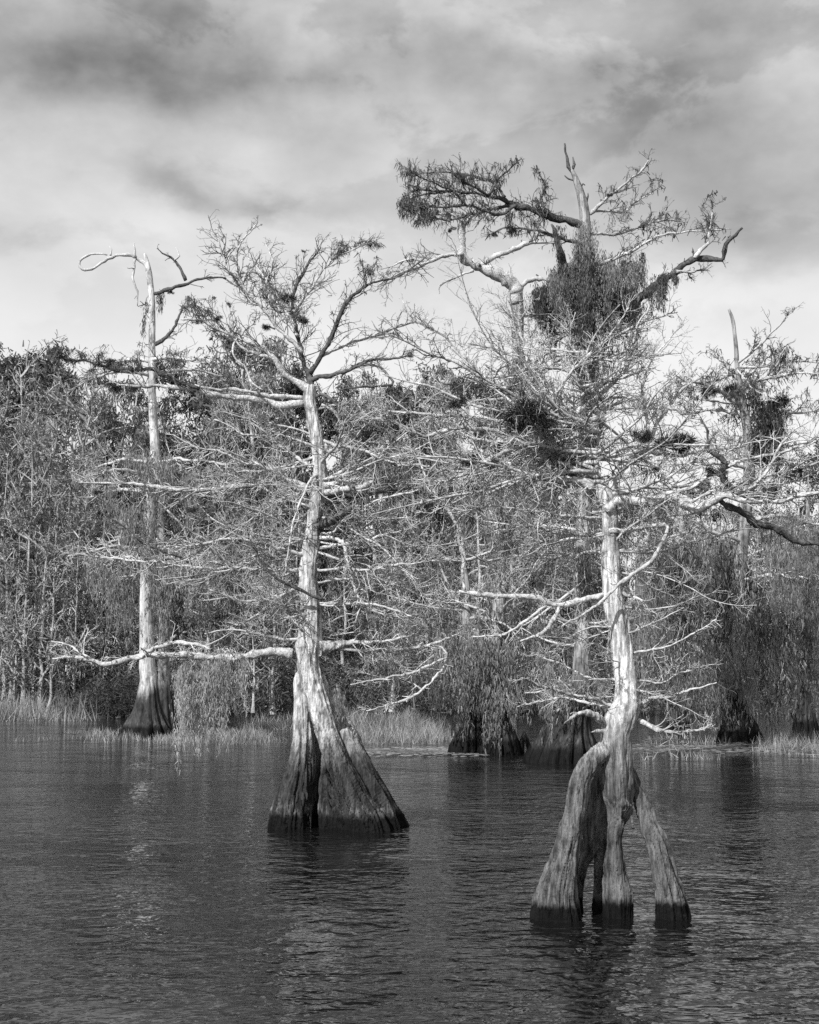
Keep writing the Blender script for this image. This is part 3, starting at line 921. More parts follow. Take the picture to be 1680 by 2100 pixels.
    t.limb('660,830,6 700,850,5 760,860,4 830,840,3', dz=.4, tw=1, tl=75)
    t.limb('645,815,9 668,810,7 690,830,6 730,862,4 790,880,2', dz=-.4, mat=M_LIMBD, tw=.9, tl=60)
    t.limb('725,755,5 750,746,5 770,745,5 785,752,5 800,768,5 806,785,5 760,790,4 700,800,3', dz0=-.3, dz=-.6, mat=M_LIMBD, tw=.3, tl=40)
    t.limb('486,692,4 478,720,4 490,743,4 505,752,4 520,785,5 540,800,3', dz0=-.38, dz=-.4, tw=.1, tl=30)
    # middle left
    t.limb('640,1010,13 610,992,10 584,981,8 546,962,7 496,947,6 458,928,5 400,915,4 340,890,2', dz=-.6, tw=1.1)
    t.limb('560,985,8 525,991,9 473,996,9 404,1003,8 325,1000,7 260,996,6 162,989,3', dz0=.3, dz=.8, tw=1.0, tl=75)
    t.limb('640,960,7 600,930,6 550,900,5 500,890,4 440,860,3', dz=.7, tw=1.1)
    t.limb('628,1140,8 560,1120,7 500,1105,6 420,1110,5 340,1120,3', dz=-.9, tw=1.2, tl=90)
    t.limb('628,1170,8 540,1165,7 480,1160,6 418,1158,6 325,1144,5 230,1140,4 130,1135,2', dz=.8, tw=1.2, tl=75)
    t.limb('664,1230,6 618,1213,6 561,1179,6 540,1150,5 515,1118,3', dz0=-.25, dz=-.7, mat=M_LIMBD, tw=.6, tl=60)
    t.limb('480,1160,5 436,1130,6 409,1102,6 371,1074,5 343,1046,3', dz0=.4, dz=-.2, tw=.7, tl=60)
    t.limb('400,1158,5 340,1130,5 288,1107,5 260,1079,4 210,1050,2', dz0=.6, dz=.2, mat=M_LIMBD, tw=.9, tl=60)
    t.limb('622,1200,6 570,1220,5 500,1230,4 430,1210,3', dz=-.5, tw=1.2, tl=60)
    t.limb('615,1310,7 570,1310,5 530,1300,4 480,1290,4 420,1300,2', dz=-.5, tw=1.1, tl=60)
    t.limb('600,1340,20 575,1339,18 538,1344,17 501,1353,15 446,1354,14 399,1353,13 325,1353,12 278,1358,12 227,1369,12 195,1358,9 153,1351,7 107,1351,4', dz0=-.05, dz=-.5, tw=.7, tl=55)
    t.limb('278,1353,8 316,1328,9 357,1318,9 399,1320,8 432,1332,4', dz0=-.4, dz=-.8, tw=.5, tl=45)
    t.limb('195,1358,6 170,1340,5 140,1324,4 105,1314,2', dz0=-.5, dz=-.3, tw=.9, tl=50)
    # middle right
    t.limb('660,905,8 710,916,7 755,928,6 801,947,5 877,958,3', dz=-.5, tw=1.3)
    t.limb('664,996,13 700,990,11 725,985,10 759,983,9 766,983,7', dz=-.5, tw=.5, tl=50)
    t.limb('664,1010,15 710,1000,12 755,989,11 764,988,8', dz=-.8, tw=.5, tl=50)
    t.limb('655,1078,22 687,1063,17 710,1051,13 740,1030,7', dz=-.5, mat=M_LIMBD, tw=.5, tl=60)
    t.limb('664,1020,10 710,1015,10 755,1011,9 801,1004,8 858,989,6 920,960,3', dz=.5, mat=M_LIMBD, tw=1.2)
    t.limb('660,1092,5 683,1090,5 713,1057,5 744,1038,5 801,1015,4 860,1005,2', dz=-.9, tw=.7, tl=55)
    t.limb('655,1088,5 694,1091,5 725,1097,4 763,1103,4 860,1090,2', dz=.5, mat=M_LIMBD, tw=1.0)
    t.limb('648,1100,9 680,1100,8 702,1103,8 713,1114,8 721,1149,7 732,1191,7 748,1229,6 763,1232,5 816,1248,5 845,1264,2', dz=-.7, tw=.6, tl=60)
    t.limb('650,1125,8 683,1120,8 717,1118,7 763,1107,5 850,1080,3', dz=-.4, tw=1.0)
    t.limb('640,1160,6 668,1168,6 763,1168,5 820,1154,4 915,1152,2', dz=-.6, tw=1.2)
    t.limb('650,1195,6 720,1190,5 800,1200,4 880,1180,2', dz=.6, tw=1.2)
    t.limb('650,1240,6 720,1240,5 790,1262,4 860,1260,2', dz=-.4, tw=1.1, tl=65)
    t.limb('700,1320,12 738,1314,9 797,1314,6 850,1300,4', dz=-.2, tw=1.0, tl=60)
    t.limb('690,1332,8 778,1336,9 833,1331,8 893,1321,5 940,1300,3', dz=.3, tw=1.0, tl=60)
    t.limb('870,1325,5 908,1332,5 918,1350,5 900,1362,5 850,1381,5 786,1393,4 719,1404,2', dz0=.3, dz=-.4, tw=.25, tl=35)
    t.limb('912,1338,5 912,1368,5 893,1385,5 881,1402,5 845,1433,6 817,1443,5 752,1458,2', dz0=.2, dz=-.4, tw=.8, tl=45)
    t.wild(18, 900, 1080, 170, 360, w=6)
    t.wild(12, 1090, 1250, 200, 420, w=6)
    t.wild(4, 830, 930, 100, 240, w=5, rise=.1)
    t.wild(6, 1230, 1330, 100, 230, w=5, tl=55)
    for (x, y, r) in [(405, 660, 8), (447, 652, 9), (588, 612, 14), (617, 655, 13), (842, 727, 9), (469, 700, 5), (433, 695, 4), (545, 672, 10), (232, 792, 16), (270, 795, 12), (372, 842, 9), (140, 738, 8), (622, 515, 4),
                      (225, 742, 9), (470, 625, 5), (440, 612, 4), (395, 1045, 10), (200, 1010, 8), (560, 860, 6), (365, 815, 6)]:
        t.tuft(x, y, r)
    for bx, n in [((690, 490, 800, 560), 260), ((340, 590, 430, 650), 120), ((110, 670, 300, 760), 260), ((430, 560, 720, 720), 260)]:
        t.leaves(bx, n, 15, 1.5, droop=.5, fray=3)
    t.moss('375,1370 400,1368 430,1366 465,1362', 190, 170, 26, 9, dz=-.3, ddz=.15, fl=8, wd=.2, dens=1.8, mat=M_MOSSL, nb=34)
    t.moss('405,1372 430,1370', 240, 14, 18, 5, dz=-.3, ddz=.1, fl=8, wd=.2, dens=1.8, mat=M_MOSSL, nb=5)
    t.moss('470,1362 500,1360', 130, 24, 16, 8, dz=-.2, ddz=.12, fl=9, wd=.18, mat=M_MOSSL)
    t.moss('665,1340 690,1400 700,1430', 60, 40, 16, 10, dz=-.05, ddz=.1, fl=9)
    t.moss('225,795 275,800', 45, 18, 12, 8, dz=-.7, ddz=.1, mat=M_MOSSD, fl=8)
    t.moss('420,1005 480,1000 540,990', 60, 26, 14, 8, dz=.5, ddz=.2, mat=M_MOSSD, fl=9)
    t.moss('590,610 620,660 600,700', 40, 26, 12, 12, dz=.2, ddz=.3, mat=M_MOSSD, fl=8)
    t.moss('795,1330 805,1340', 250, 3, 10, 4, dz=.2, ddz=.1, fl=9)
    t.moss('840,1335 850,1400', 250, 4, 10, 6, dz=.2, ddz=.1, fl=9)
    return t


def snag_cypress():
    t = Tree('tall cypress with a looped dead snag top, beyond the reeds at the left', 305, 1506, 52.0, 31)
    t.column('303,1530,118,0 303,1506,106,0 303,1485,84,0 303,1460,62,0 304,1434,48,0 305,1400,38,0 302,1350,32,0 301,1300,29,0 301,1200,27,0 303,1100,25,0 312,1010,23,0 319,940,21,0 315,870,19,0 312,805,17,0 312,717,15,0 311,620,14,0 306,559,12,0 300,532,9,0 297,520,5,0',
             M_C, flutes=15, depth=.36, hbase=2.2)
    t.limb('304,556,10 297,541,9 278,528,8 260,520,7 227,524,7 209,536,6 190,549,6 172,550,6 162,542,6 174,527,5 195,521,4 220,523,2', tw=.0)
    t.limb('278,529,6 277,515,6 276,496,2', tw=0)
    t.limb('277,531,5 274,569,5 281,596,4 282,626,2', tw=.5, tl=15, l2=0)
    t.limb('227,524,4 228,512,3 224,505,2', tw=0)
    t.limb('306,600,8 320,603,10 343,594,9 381,580,7 408,571,5 464,571,3', mat=M_LIMBD, tw=.5, tl=35, l2=2)
    t.limb('381,575,8 371,550,7 357,531,5 340,520,4 322,509,2', mat=M_LIMBD, tw=.6, tl=22, l2=1)
    t.limb('358,533,4 368,525,3 360,507,2', tw=0)
    t.limb('318,707,8 335,698,8 353,680,7 367,652,5 375,625,3', mat=M_LIMBD, tw=.6, tl=40, l2=2)
    t.limb('305,640,6 298,625,5 283,628,2', tw=.3, tl=20, l2=1)
    for yy, a, b, dz in [(740, 210, 420, 2), (770, 180, 470, -2), (950, 190, 470, 1), (975, 160, 430, -2), (1010, 180, 460, 2), (1130, 140, 470, -2), (1150, 180, 450, 2)]:
        t.limb('%d,%d,9 %d,%d,6 %d,%d,3' % (308, yy, (308 + a) / 2, yy - 6, a, yy + 10), dz=dz, tw=1.2, tl=60, l2=3)
        t.limb('%d,%d,9 %d,%d,6 %d,%d,3' % (308, yy, (308 + b) / 2, yy - 8, b, yy + 4), dz=-dz, tw=1.2, tl=60, l2=3)
    t.moss('322,600 338,605', 55, 26, 10, 5, ddz=.3, mat=M_MOSSD, fl=8)
    t.moss('300,615 296,650', 50, 16, 8, 3, ddz=.3, mat=M_MOSSD, fl=8)
    t.moss('365,590 395,620', 40, 24, 12, 8, ddz=.3, fl=8)
    t.moss('180,975 250,950 310,955 380,960 450,975', 90, 150, 18, 14, ddz=1.5, fl=10)
    t.moss('170,1130 250,1150 310,1150 380,1150 460,1140', 130, 170, 18, 12, ddz=1.5, fl=10)
    t.moss('230,940 310,935 390,945', 120, 90, 18, 12, dz=-1.2, ddz=.6, fl=10)
    t.moss('240,1040 310,1050 390,1045', 130, 90, 18, 12, dz=-1.2, ddz=.6, fl=10)
    for x, y, r in [(330, 985, 14), (350, 600, 5), (258, 960, 12), (300, 960, 16)]:
        t.tuft(x, y, r)
    t.leaves((150, 700, 470, 1160), 700, 14, 2.2, mat=M_MOSS, fray=2)
    # dark companion stem close behind
    u = Tree('dark mossy stem standing just right of the pale snag trunk', 340, 1500, 54.0, 32)
    u.column('338,1525,70,0 338,1500,60,0 338,1470,44,0 338,1430,30,0 337,1350,24,0 336,1250,22,0 333,1150,20,0 330,1080,14,0 328,1020,6,0', M_E, flutes=9, depth=.4, hbase=2.2)
    for sp in ['336,1200,8 380,1195,6 440,1210,3', '336,1180,8 290,1175,6 220,1190,3', '334,1130,7 390,1120,5 450,1130,2', '333,1110,7 270,1100,5 200,1120,2']:
        u.limb(sp, dz=u.rng.normal(), tw=1.2, tl=50, l2=3)
    u.moss('200,1180 260,1170 330,1190 370,1190 440,1200', 150, 170, 18, 12, ddz=1.2, fl=10)
    u.moss('330,1200 370,1210', 150, 60, 16, 8, ddz=.5, fl=10, mat=M_MOSSD)
    return t


def old_cypress():
    t = Tree('tallest cypress, dark mossy trunk with a splintered tip, behind the nearest tree', 1165, 1562, 36.0, 41)
    t.column('1160,1585,160,0 1160,1562,146,0 1163,1535,122,0 1168,1505,94,0 1176,1475,66,0 1186,1440,48,0 1192,1400,40,0 1195,1300,35,0 1195,1200,33,0 1200,1000,31,0 1205,800,31,0 1206,650,32,0 1202,520,27,0 1199,440,22,0 1191,398,17,0 1180,365,12,0 1174,350,8,0 1171,338,3,0',
             M_E, flutes=17, depth=.5, hbase=2.4)
    t.limb('1177,358,8 1170,340,8 1165,318,6 1158,294,3', tw=0, mat=M_LIMBD)
    t.limb('1174,352,6 1177,338,6 1175,322,2', tw=0, mat=M_LIMBD)
    t.limb('1182,370,5 1166,366,4 1158,360,2', tw=0, mat=M_LIMBD)
    t.limb('1188,390,5 1196,378,4 1200,380,2', tw=0, mat=M_LIMBD)
    t.limb('1199,425,8 1204,408,6 1206,396,2', tw=0, mat=M_LIMBD)
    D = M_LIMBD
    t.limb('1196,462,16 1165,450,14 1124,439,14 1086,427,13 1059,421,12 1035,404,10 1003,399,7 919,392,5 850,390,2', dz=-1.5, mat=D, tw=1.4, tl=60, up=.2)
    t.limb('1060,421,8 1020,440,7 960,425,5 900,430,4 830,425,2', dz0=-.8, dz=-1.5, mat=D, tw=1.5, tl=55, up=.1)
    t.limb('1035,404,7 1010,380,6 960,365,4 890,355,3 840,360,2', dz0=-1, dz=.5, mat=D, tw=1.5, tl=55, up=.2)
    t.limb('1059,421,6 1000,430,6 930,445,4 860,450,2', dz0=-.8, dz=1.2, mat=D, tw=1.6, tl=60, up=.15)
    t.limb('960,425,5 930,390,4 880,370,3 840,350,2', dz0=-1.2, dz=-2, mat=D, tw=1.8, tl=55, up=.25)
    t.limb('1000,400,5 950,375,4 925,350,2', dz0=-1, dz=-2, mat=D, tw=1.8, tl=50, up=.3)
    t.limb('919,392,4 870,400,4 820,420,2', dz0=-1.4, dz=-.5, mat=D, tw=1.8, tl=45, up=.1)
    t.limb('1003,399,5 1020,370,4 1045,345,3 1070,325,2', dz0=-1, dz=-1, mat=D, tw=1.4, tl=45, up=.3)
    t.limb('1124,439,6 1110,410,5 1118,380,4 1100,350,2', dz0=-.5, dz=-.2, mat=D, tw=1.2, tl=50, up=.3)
    t.limb('1168,590,24 1150,525,18 1140,490,13 1131,460,5', mat=D, dz=-.3, tw=0)
    t.limb('1250,640,16 1285,622,16 1314,608,16 1356,580,17 1388,557,15 1425,529,13 1476,530,11 1486,525,10 1493,497,8 1523,467,4', dz0=0, dz=-1.5, mat=D, tw=.35, tl=40, up=.2)
    t.limb('1425,529,10 1439,511,8 1453,499,6 1455,470,4 1462,418,2', dz0=-1.2, dz=-1, tw=1.8, tl=50, up=.35)
    t.limb('1210,440,9 1226,422,8 1249,404,7 1291,376,5 1319,353,4 1330,328,2', dz=-.8, tw=1.4, tl=50, up=.25)
    t.limb('1215,432,7 1281,432,6 1300,415,4 1356,382,2', dz=.8, tw=1.4, tl=45, up=.2)
    t.limb('1210,545,10 1244,538,9 1291,520,8 1328,497,7 1365,483,5 1430,473,4 1500,470,2', dz=-1, tw=1.3, tl=60, up=.25)
    t.limb('1215,480,8 1270,475,6 1340,450,4 1410,455,2', dz=1.5, tw=1.3, tl=55, up=.2)
    t.limb('1388,557,7 1410,560,5 1440,555,3 1460,540,2', dz0=-1, dz=-.5, tw=1.2, tl=40)
    t.limb('1195,500,9 1150,485,7 1100,470,5 1040,465,4 1010,480,2', dz=1, mat=D, tw=1.3, tl=55, up=.1)
    t.limb('1205,700,9 1260,690,7 1330,660,5 1390,640,2', dz=-1, tw=1.2, tl=60, up=.2)
    t.limb('1205,650,9 1160,640,7 1090,650,5 1030,640,2', dz=1, tw=1.2, tl=60, up=.2)
    t.wild(10, 640, 900, 120, 260, w=8, rise=.15, tl=60)
    t.wild(8, 900, 1150, 150, 300, w=8, rise=.0, tl=60)
    t.wild(6, 1200, 1420, 90, 200, w=7, rise=-.02, tl=50)
    # moss
    t.moss('1195,470 1200,520 1205,580 1205,640', 170, 190, 26, 14, dz=-.35, ddz=.2, mat=M_MOSS, fl=8, dens=2.3, wd=.2)
    t.moss('1130,560 1160,550 1200,560', 140, 80, 22, 10, dz=-.1, ddz=.4, fl=8, dens=2.3, wd=.2)
    t.moss('1240,545 1275,540 1310,545', 140, 80, 22, 8, dz=-.1, ddz=.4, fl=8, dens=2.3, wd=.2)
    t.moss('1090,600 1120,590 1150,600', 120, 60, 22, 8, dz=0, ddz=.4, mat=M_MOSSD, fl=8, dens=2.3, wd=.2)
    t.moss('1235,570 1260,580 1290,600 1310,610', 130, 110, 24, 8, dz=.2, ddz=.4, mat=M_MOSSD, fl=8, dens=2.3, wd=.2)
    t.moss('1330,590 1360,570 1390,570', 90, 60, 16, 8, dz=-.9, ddz=.3, mat=M_MOSSD, fl=8, dens=2.3, wd=.2)
    t.moss('1200,650 1215,760 1210,860 1205,960', 150, 220, 30, 12, dz=-.3, ddz=.3, mat=M_MOSSD, fl=8, dens=2.3, wd=.2)
    t.moss('1115,570 1150,545 1200,520 1250,545 1315,600', 270, 100, 20, 24, dz=.25, ddz=.4, mat=M_MOSSD, fl=8, dens=2.2, wd=.2)
    t.moss('1195,480 1200,600 1205,700 1208,800', 110, 200, 26, 16, dz=-.45, ddz=.15, mat=M_MOSSD, fl=8, dens=2.3, wd=.2)
    t.moss('1040,425 1090,440 1150,455', 70, 34, 12, 8, dz=-.6, ddz=.5, mat=M_MOSSD, fl=8)
    t.moss('1260,540 1300,520 1350,500', 90, 38, 12, 8, dz=-.5, ddz=.4, mat=M_MOSSD, fl=8)
    t.moss('1300,690 1260,700 1150,660 1090,660', 110, 39, 14, 12, dz=0, ddz=.7, mat=M_MOSSD, fl=8)
    t.moss('1240,430 1290,410', 60, 24, 8, 6, dz=-.3, ddz=.3, fl=8)
    t.moss('1140,470 1150,530', 60, 30, 12, 6, dz=-.3, ddz=.2, mat=M_MOSSD, fl=8)
    t.moss('1190,1100 1200,1180', 120, 60, 20, 12, dz=-.5, ddz=.3, mat=M_MOSSD, fl=9)
    t.moss('1120,1380 1160,1390 1240,1390', 110, 90, 20, 12, dz=-.6, ddz=.5, fl=9)
    t.leaves((800, 320, 1130, 480), 900, 17, 1.7, droop=1.8, fray=2)
    t.leaves((1000, 320, 1500, 520), 350, 14, 2.6, droop=.8, fray=2)
    t.leaves((810, 400, 900, 450), 160, 17, 2.4, droop=1.2, fray=2)
    for x, y, r in [(850, 430, 12), (925, 470, 7), (1015, 482, 6), (1045, 470, 10), (1250, 400, 6)]:
        t.tuft(x, y, r, dz=-1)
    return t


def pale_cypress():
    t = Tree('cypress whose thick pale limb elbows left under the tallest crown', 1020, 1546, 39.0, 51)
    t.column('1025,1565,92,0 1025,1545,86,0 1024,1520,74,0 1020,1490,56,0 1014,1450,38,0 1012,1400,32,0 1018,1300,29,0 1038,1100,26,0 1055,900,26,0 1062,780,25,0 1062,680,25,0 1060,610,27,0 1054,588,24,0', M_E, flutes=13, depth=.4, hbase=2.0)
    t.limb('1060,620,27 1056,592,29 1031,567,28 994,549,24 961,538,21 949,520,15 947,492,13 954,464,11 966,452,8 985,430,4', dz=-.8, tw=.35, tl=40, up=.2)
    t.limb('985,545,12 1005,533,12 1021,527,12 1059,511,11 1082,499,8 1120,498,5', dz0=-.4, dz=.4, tw=.5, tl=40, up=.2)
    t.limb('950,520,9 910,522,8 873,538,7 822,562,5 775,585,2', dz0=-.7, dz=-1.5, tw=1.0, tl=60, up=.1)
    t.limb('873,538,5 840,530,4 790,550,2', dz0=-1, dz=-.5, tw=1.2, tl=50)
    t.limb('970,555,6 947,566,5 910,580,4 900,593,2', dz0=-.6, dz=-1, tw=.3, tl=25, l2=1)
    t.limb('1058,598,16 1077,581,12 1105,574,9 1142,581,5', dz=.3, tw=.3, tl=30)
    t.limb('960,460,6 930,440,5 890,440,3 850,450,2', dz0=-.8, dz=-.6, tw=1.4, tl=50)
    t.wild(8, 640, 860, 100, 230, w=7, rise=.2, tl=60)
    t.wild(16, 820, 1300, 120, 260, w=7, tl=65)
    t.moss('1060,700 1056,820 1045,950 1030,1100', 120, 120, 22, 12, dz=-.5, ddz=.2, mat=M_MOSSD, fl=9)
    t.moss('1010,980 1050,960 1090,980', 110, 50, 22, 12, dz=-.8, ddz=.4, fl=9)
    t.wild(5, 1280, 1400, 80, 160, w=6, tl=45)
    t.moss('890,1290 950,1300 1000,1320 1060,1310 1110,1340', 190, 230, 24, 16, dz=-.6, ddz=.7, fl=10)
    t.moss('930,1400 1000,1400 1070,1410', 100, 90, 22, 14, dz=-.8, ddz=.6, fl=10)
    t.leaves((820, 380, 1010, 470), 160, 16, 2.2, droop=1.4, fray=2)
    t.moss('880,1400 930,1400 1000,1405 1060,1405 1120,1400', 75, 100, 24, 12, dz=-1.0, ddz=.5, mat=M_MOSSD, fl=10)
    t.moss('860,1240 930,1230 1010,1250 1090,1260', 160, 110, 24, 14, dz=-.2, ddz=.8, mat=M_MOSSD, fl=10)
    t.leaves((850, 880, 1150, 1330), 500, 14, 2.6, mat=M_MOSS, fray=2)
    u = Tree('low wide fluted stump-like cypress base under hanging moss, left of the others', 962, 1544, 40.0, 52)
    u.column('962,1560,84,0 962,1543,80,0 964,1520,66,0 966,1495,50,0 968,1450,34,0 966,1380,26,0 960,1300,22,0 955,1200,18,0 950,1150,8,0 948,1110,3,0', M_E, flutes=13, depth=.4, hbase=1.8)
    u.wild(9, 1100, 1300, 90, 210, w=7, tl=50)
    u.moss('880,1320 920,1290 980,1300 1010,1340', 190, 140, 24, 14, dz=-.7, ddz=.6, fl=10)
    u.leaves((860, 1080, 1060, 1330), 400, 14, 2.6, mat=M_MOSS, fray=2)
    # cypress knee
    m = MB()
    k = Tree('small forked cypress knee poking from dark water between the stumps', 1076, 1546, 38.5, 53, name='cypress_knee', cat='tree knee')
    P = k.pts('1068,1556,16 1069,1535,13 1072,1515,10 1075,1500,4')
    Q = k.pts('1086,1556,14 1085,1535,10 1080,1515,9 1076,1502,4')
    m.tube(P[:, :3], P[:, 3], 10)
    m.tube(Q[:, :3], Q[:, 3], 10)
    m.build('knee', M_D, k.root, smooth=True)
    return t


def right_cypress():
    t = Tree('moss-draped cypress at the right with a thin bare snag above its crown', 1512, 1520, 50.0, 61)
    t.column('1516,1540,104,0 1516,1520,96,0 1515,1495,74,0 1512,1465,50,0 1508,1430,36,0 1505,1380,30,0 1508,1300,27,0 1520,1150,25,0 1535,1000,24,0 1535,900,22,0 1522,820,18,0 1513,761,11,0 1510,716,9,0 1507,687,8,0 1503,657,8,0 1495,634,5,0', M_E, flutes=13, depth=.36, hbase=2.2)
    D = M_LIMBD
    for sp, dz in [('1520,830,9 1460,790,7 1410,780,4 1380,770,2', -2), ('1518,800,9 1570,770,7 1640,760,4 1700,770,2', -2), ('1530,860,9 1600,850,7 1680,840,3', 2), ('1525,850,9 1470,840,7 1400,850,3', 2),
                   ('1535,940,9 1600,920,7 1700,900,3', -1), ('1535,960,9 1470,950,7 1390,970,3', -2), ('1525,1080,9 1590,1060,7 1690,1080,3', 1), ('1522,1110,9 1450,1090,7 1350,1110,3', -2),
                   ('1512,1200,8 1430,1180,6 1330,1200,3', 2), ('1512,1190,8 1590,1180,6 1690,1190,3', -2), ('1508,1300,8 1580,1280,6 1660,1300,3', 1), ('1508,1310,8 1430,1300,6 1340,1330,3', -1),
                   ('1515,790,6 1480,740,4 1450,720,2', 0), ('1518,800,6 1560,745,4 1600,720,2', 1), ('1575,770,5 1600,735,4 1610,715,2', -1)]:
        t.limb(sp, dz=dz, tw=1.3, tl=60, l2=3, up=.15)
    t.moss('1390,790 1440,780 1520,790', 60, 70, 16, 10, ddz=1, mat=M_MOSSD, fl=9)
    t.moss('1540,790 1570,830 1600,850', 150, 170, 22, 12, ddz=.6, mat=M_MOSSD, fl=10)
    t.moss('1540,880 1570,900 1595,900', 110, 110, 20, 8, ddz=.6, mat=M_MOSSD, fl=10)
    t.moss('1580,730 1600,750', 50, 26, 12, 8, ddz=.5, fl=9)
    t.moss('1330,1120 1400,1110 1480,1100 1560,1090 1690,1100', 190, 300, 24, 20, ddz=1.8, fl=11)
    t.moss('1330,1220 1420,1200 1520,1220 1600,1210 1690,1220', 220, 280, 24, 20, ddz=1.8, fl=11)
    t.moss('1380,1330 1450,1320 1520,1330 1600,1320 1680,1330', 170, 220, 24, 16, ddz=1.8, fl=11)
    t.moss('1400,1170 1480,1180 1560,1170', 250, 110, 22, 16, ddz=1.0, dz=1.0, mat=M_MOSSD, fl=11)
    t.moss('1350,1120 1400,1130 1450,1140 1500,1150', 260, 130, 24, 14, dz=-.8, ddz=.8, mat=M_MOSSD, fl=11)
    t.moss('1540,1260 1600,1240 1660,1260', 230, 90, 24, 14, dz=-.8, ddz=.8, mat=M_MOSSD, fl=11)
    t.moss('1330,1360 1400,1380 1480,1390 1540,1370', 120, 110, 24, 14, dz=-1, ddz=.6, fl=11)
    t.wild(12, 740, 960, 90, 200, w=6, tl=50, l2=4, up=.2)
    t.leaves((1380, 700, 1700, 860), 1000, 13, 2.0, droop=1.0, fray=2)
    for x, y, r in [(1570, 880, 36), (1560, 940, 30), (1450, 800, 20), (1510, 800, 22), (1585, 830, 22)]:
        t.tuft(x, y, r, mat=M_MOSSD)
    for lab, px, py, Y, sd, top, lim in [('dark slim mossy stem left of the moss-draped cypress', 1393, 1500, 57.0, 62, 1020, (1100, 1400)),
                                         ('mossy cypress cut by the right edge of the view', 1652, 1496, 60.0, 63, 960, (1020, 1400))]:
        u = Tree(lab, px, py, Y, sd)
        u.column('%d,%d,60,0 %d,%d,50,0 %d,1455,34,0 %d,1400,24,0 %d,1250,20,0 %d,1120,14,0 %d,%d,2,0' % (px, py + 20, px, py, px, px - 2, px, px + 4, px + 6, top), M_E, flutes=9, depth=.4, hbase=2.0)
        u.wild(14, lim[0], lim[1], 70, 180, w=7, tl=50, l2=3)
        u.moss('%d,1150 %d,1130 %d,1150' % (px - 90, px, px + 90), 190, 170, 24, 22, ddz=1.8, fl=11)
        u.moss('%d,1280 %d,1260 %d,1280' % (px - 90, px, px + 90), 190, 170, 24, 22, ddz=1.8, fl=11)
        u.moss('%d,1220 %d,1200 %d,1220' % (px - 50, px, px + 50), 250, 80, 22, 22, ddz=1.0, dz=.8, mat=M_MOSSD, fl=11)
        u.leaves((px - 150, 1000, px + 150, 1400), 400, 14, 3, mat=M_MOSS, fray=2)


front_cypress()
leaning_cypress()
snag_cypress()
old_cypress()
pale_cypress()
right_cypress()


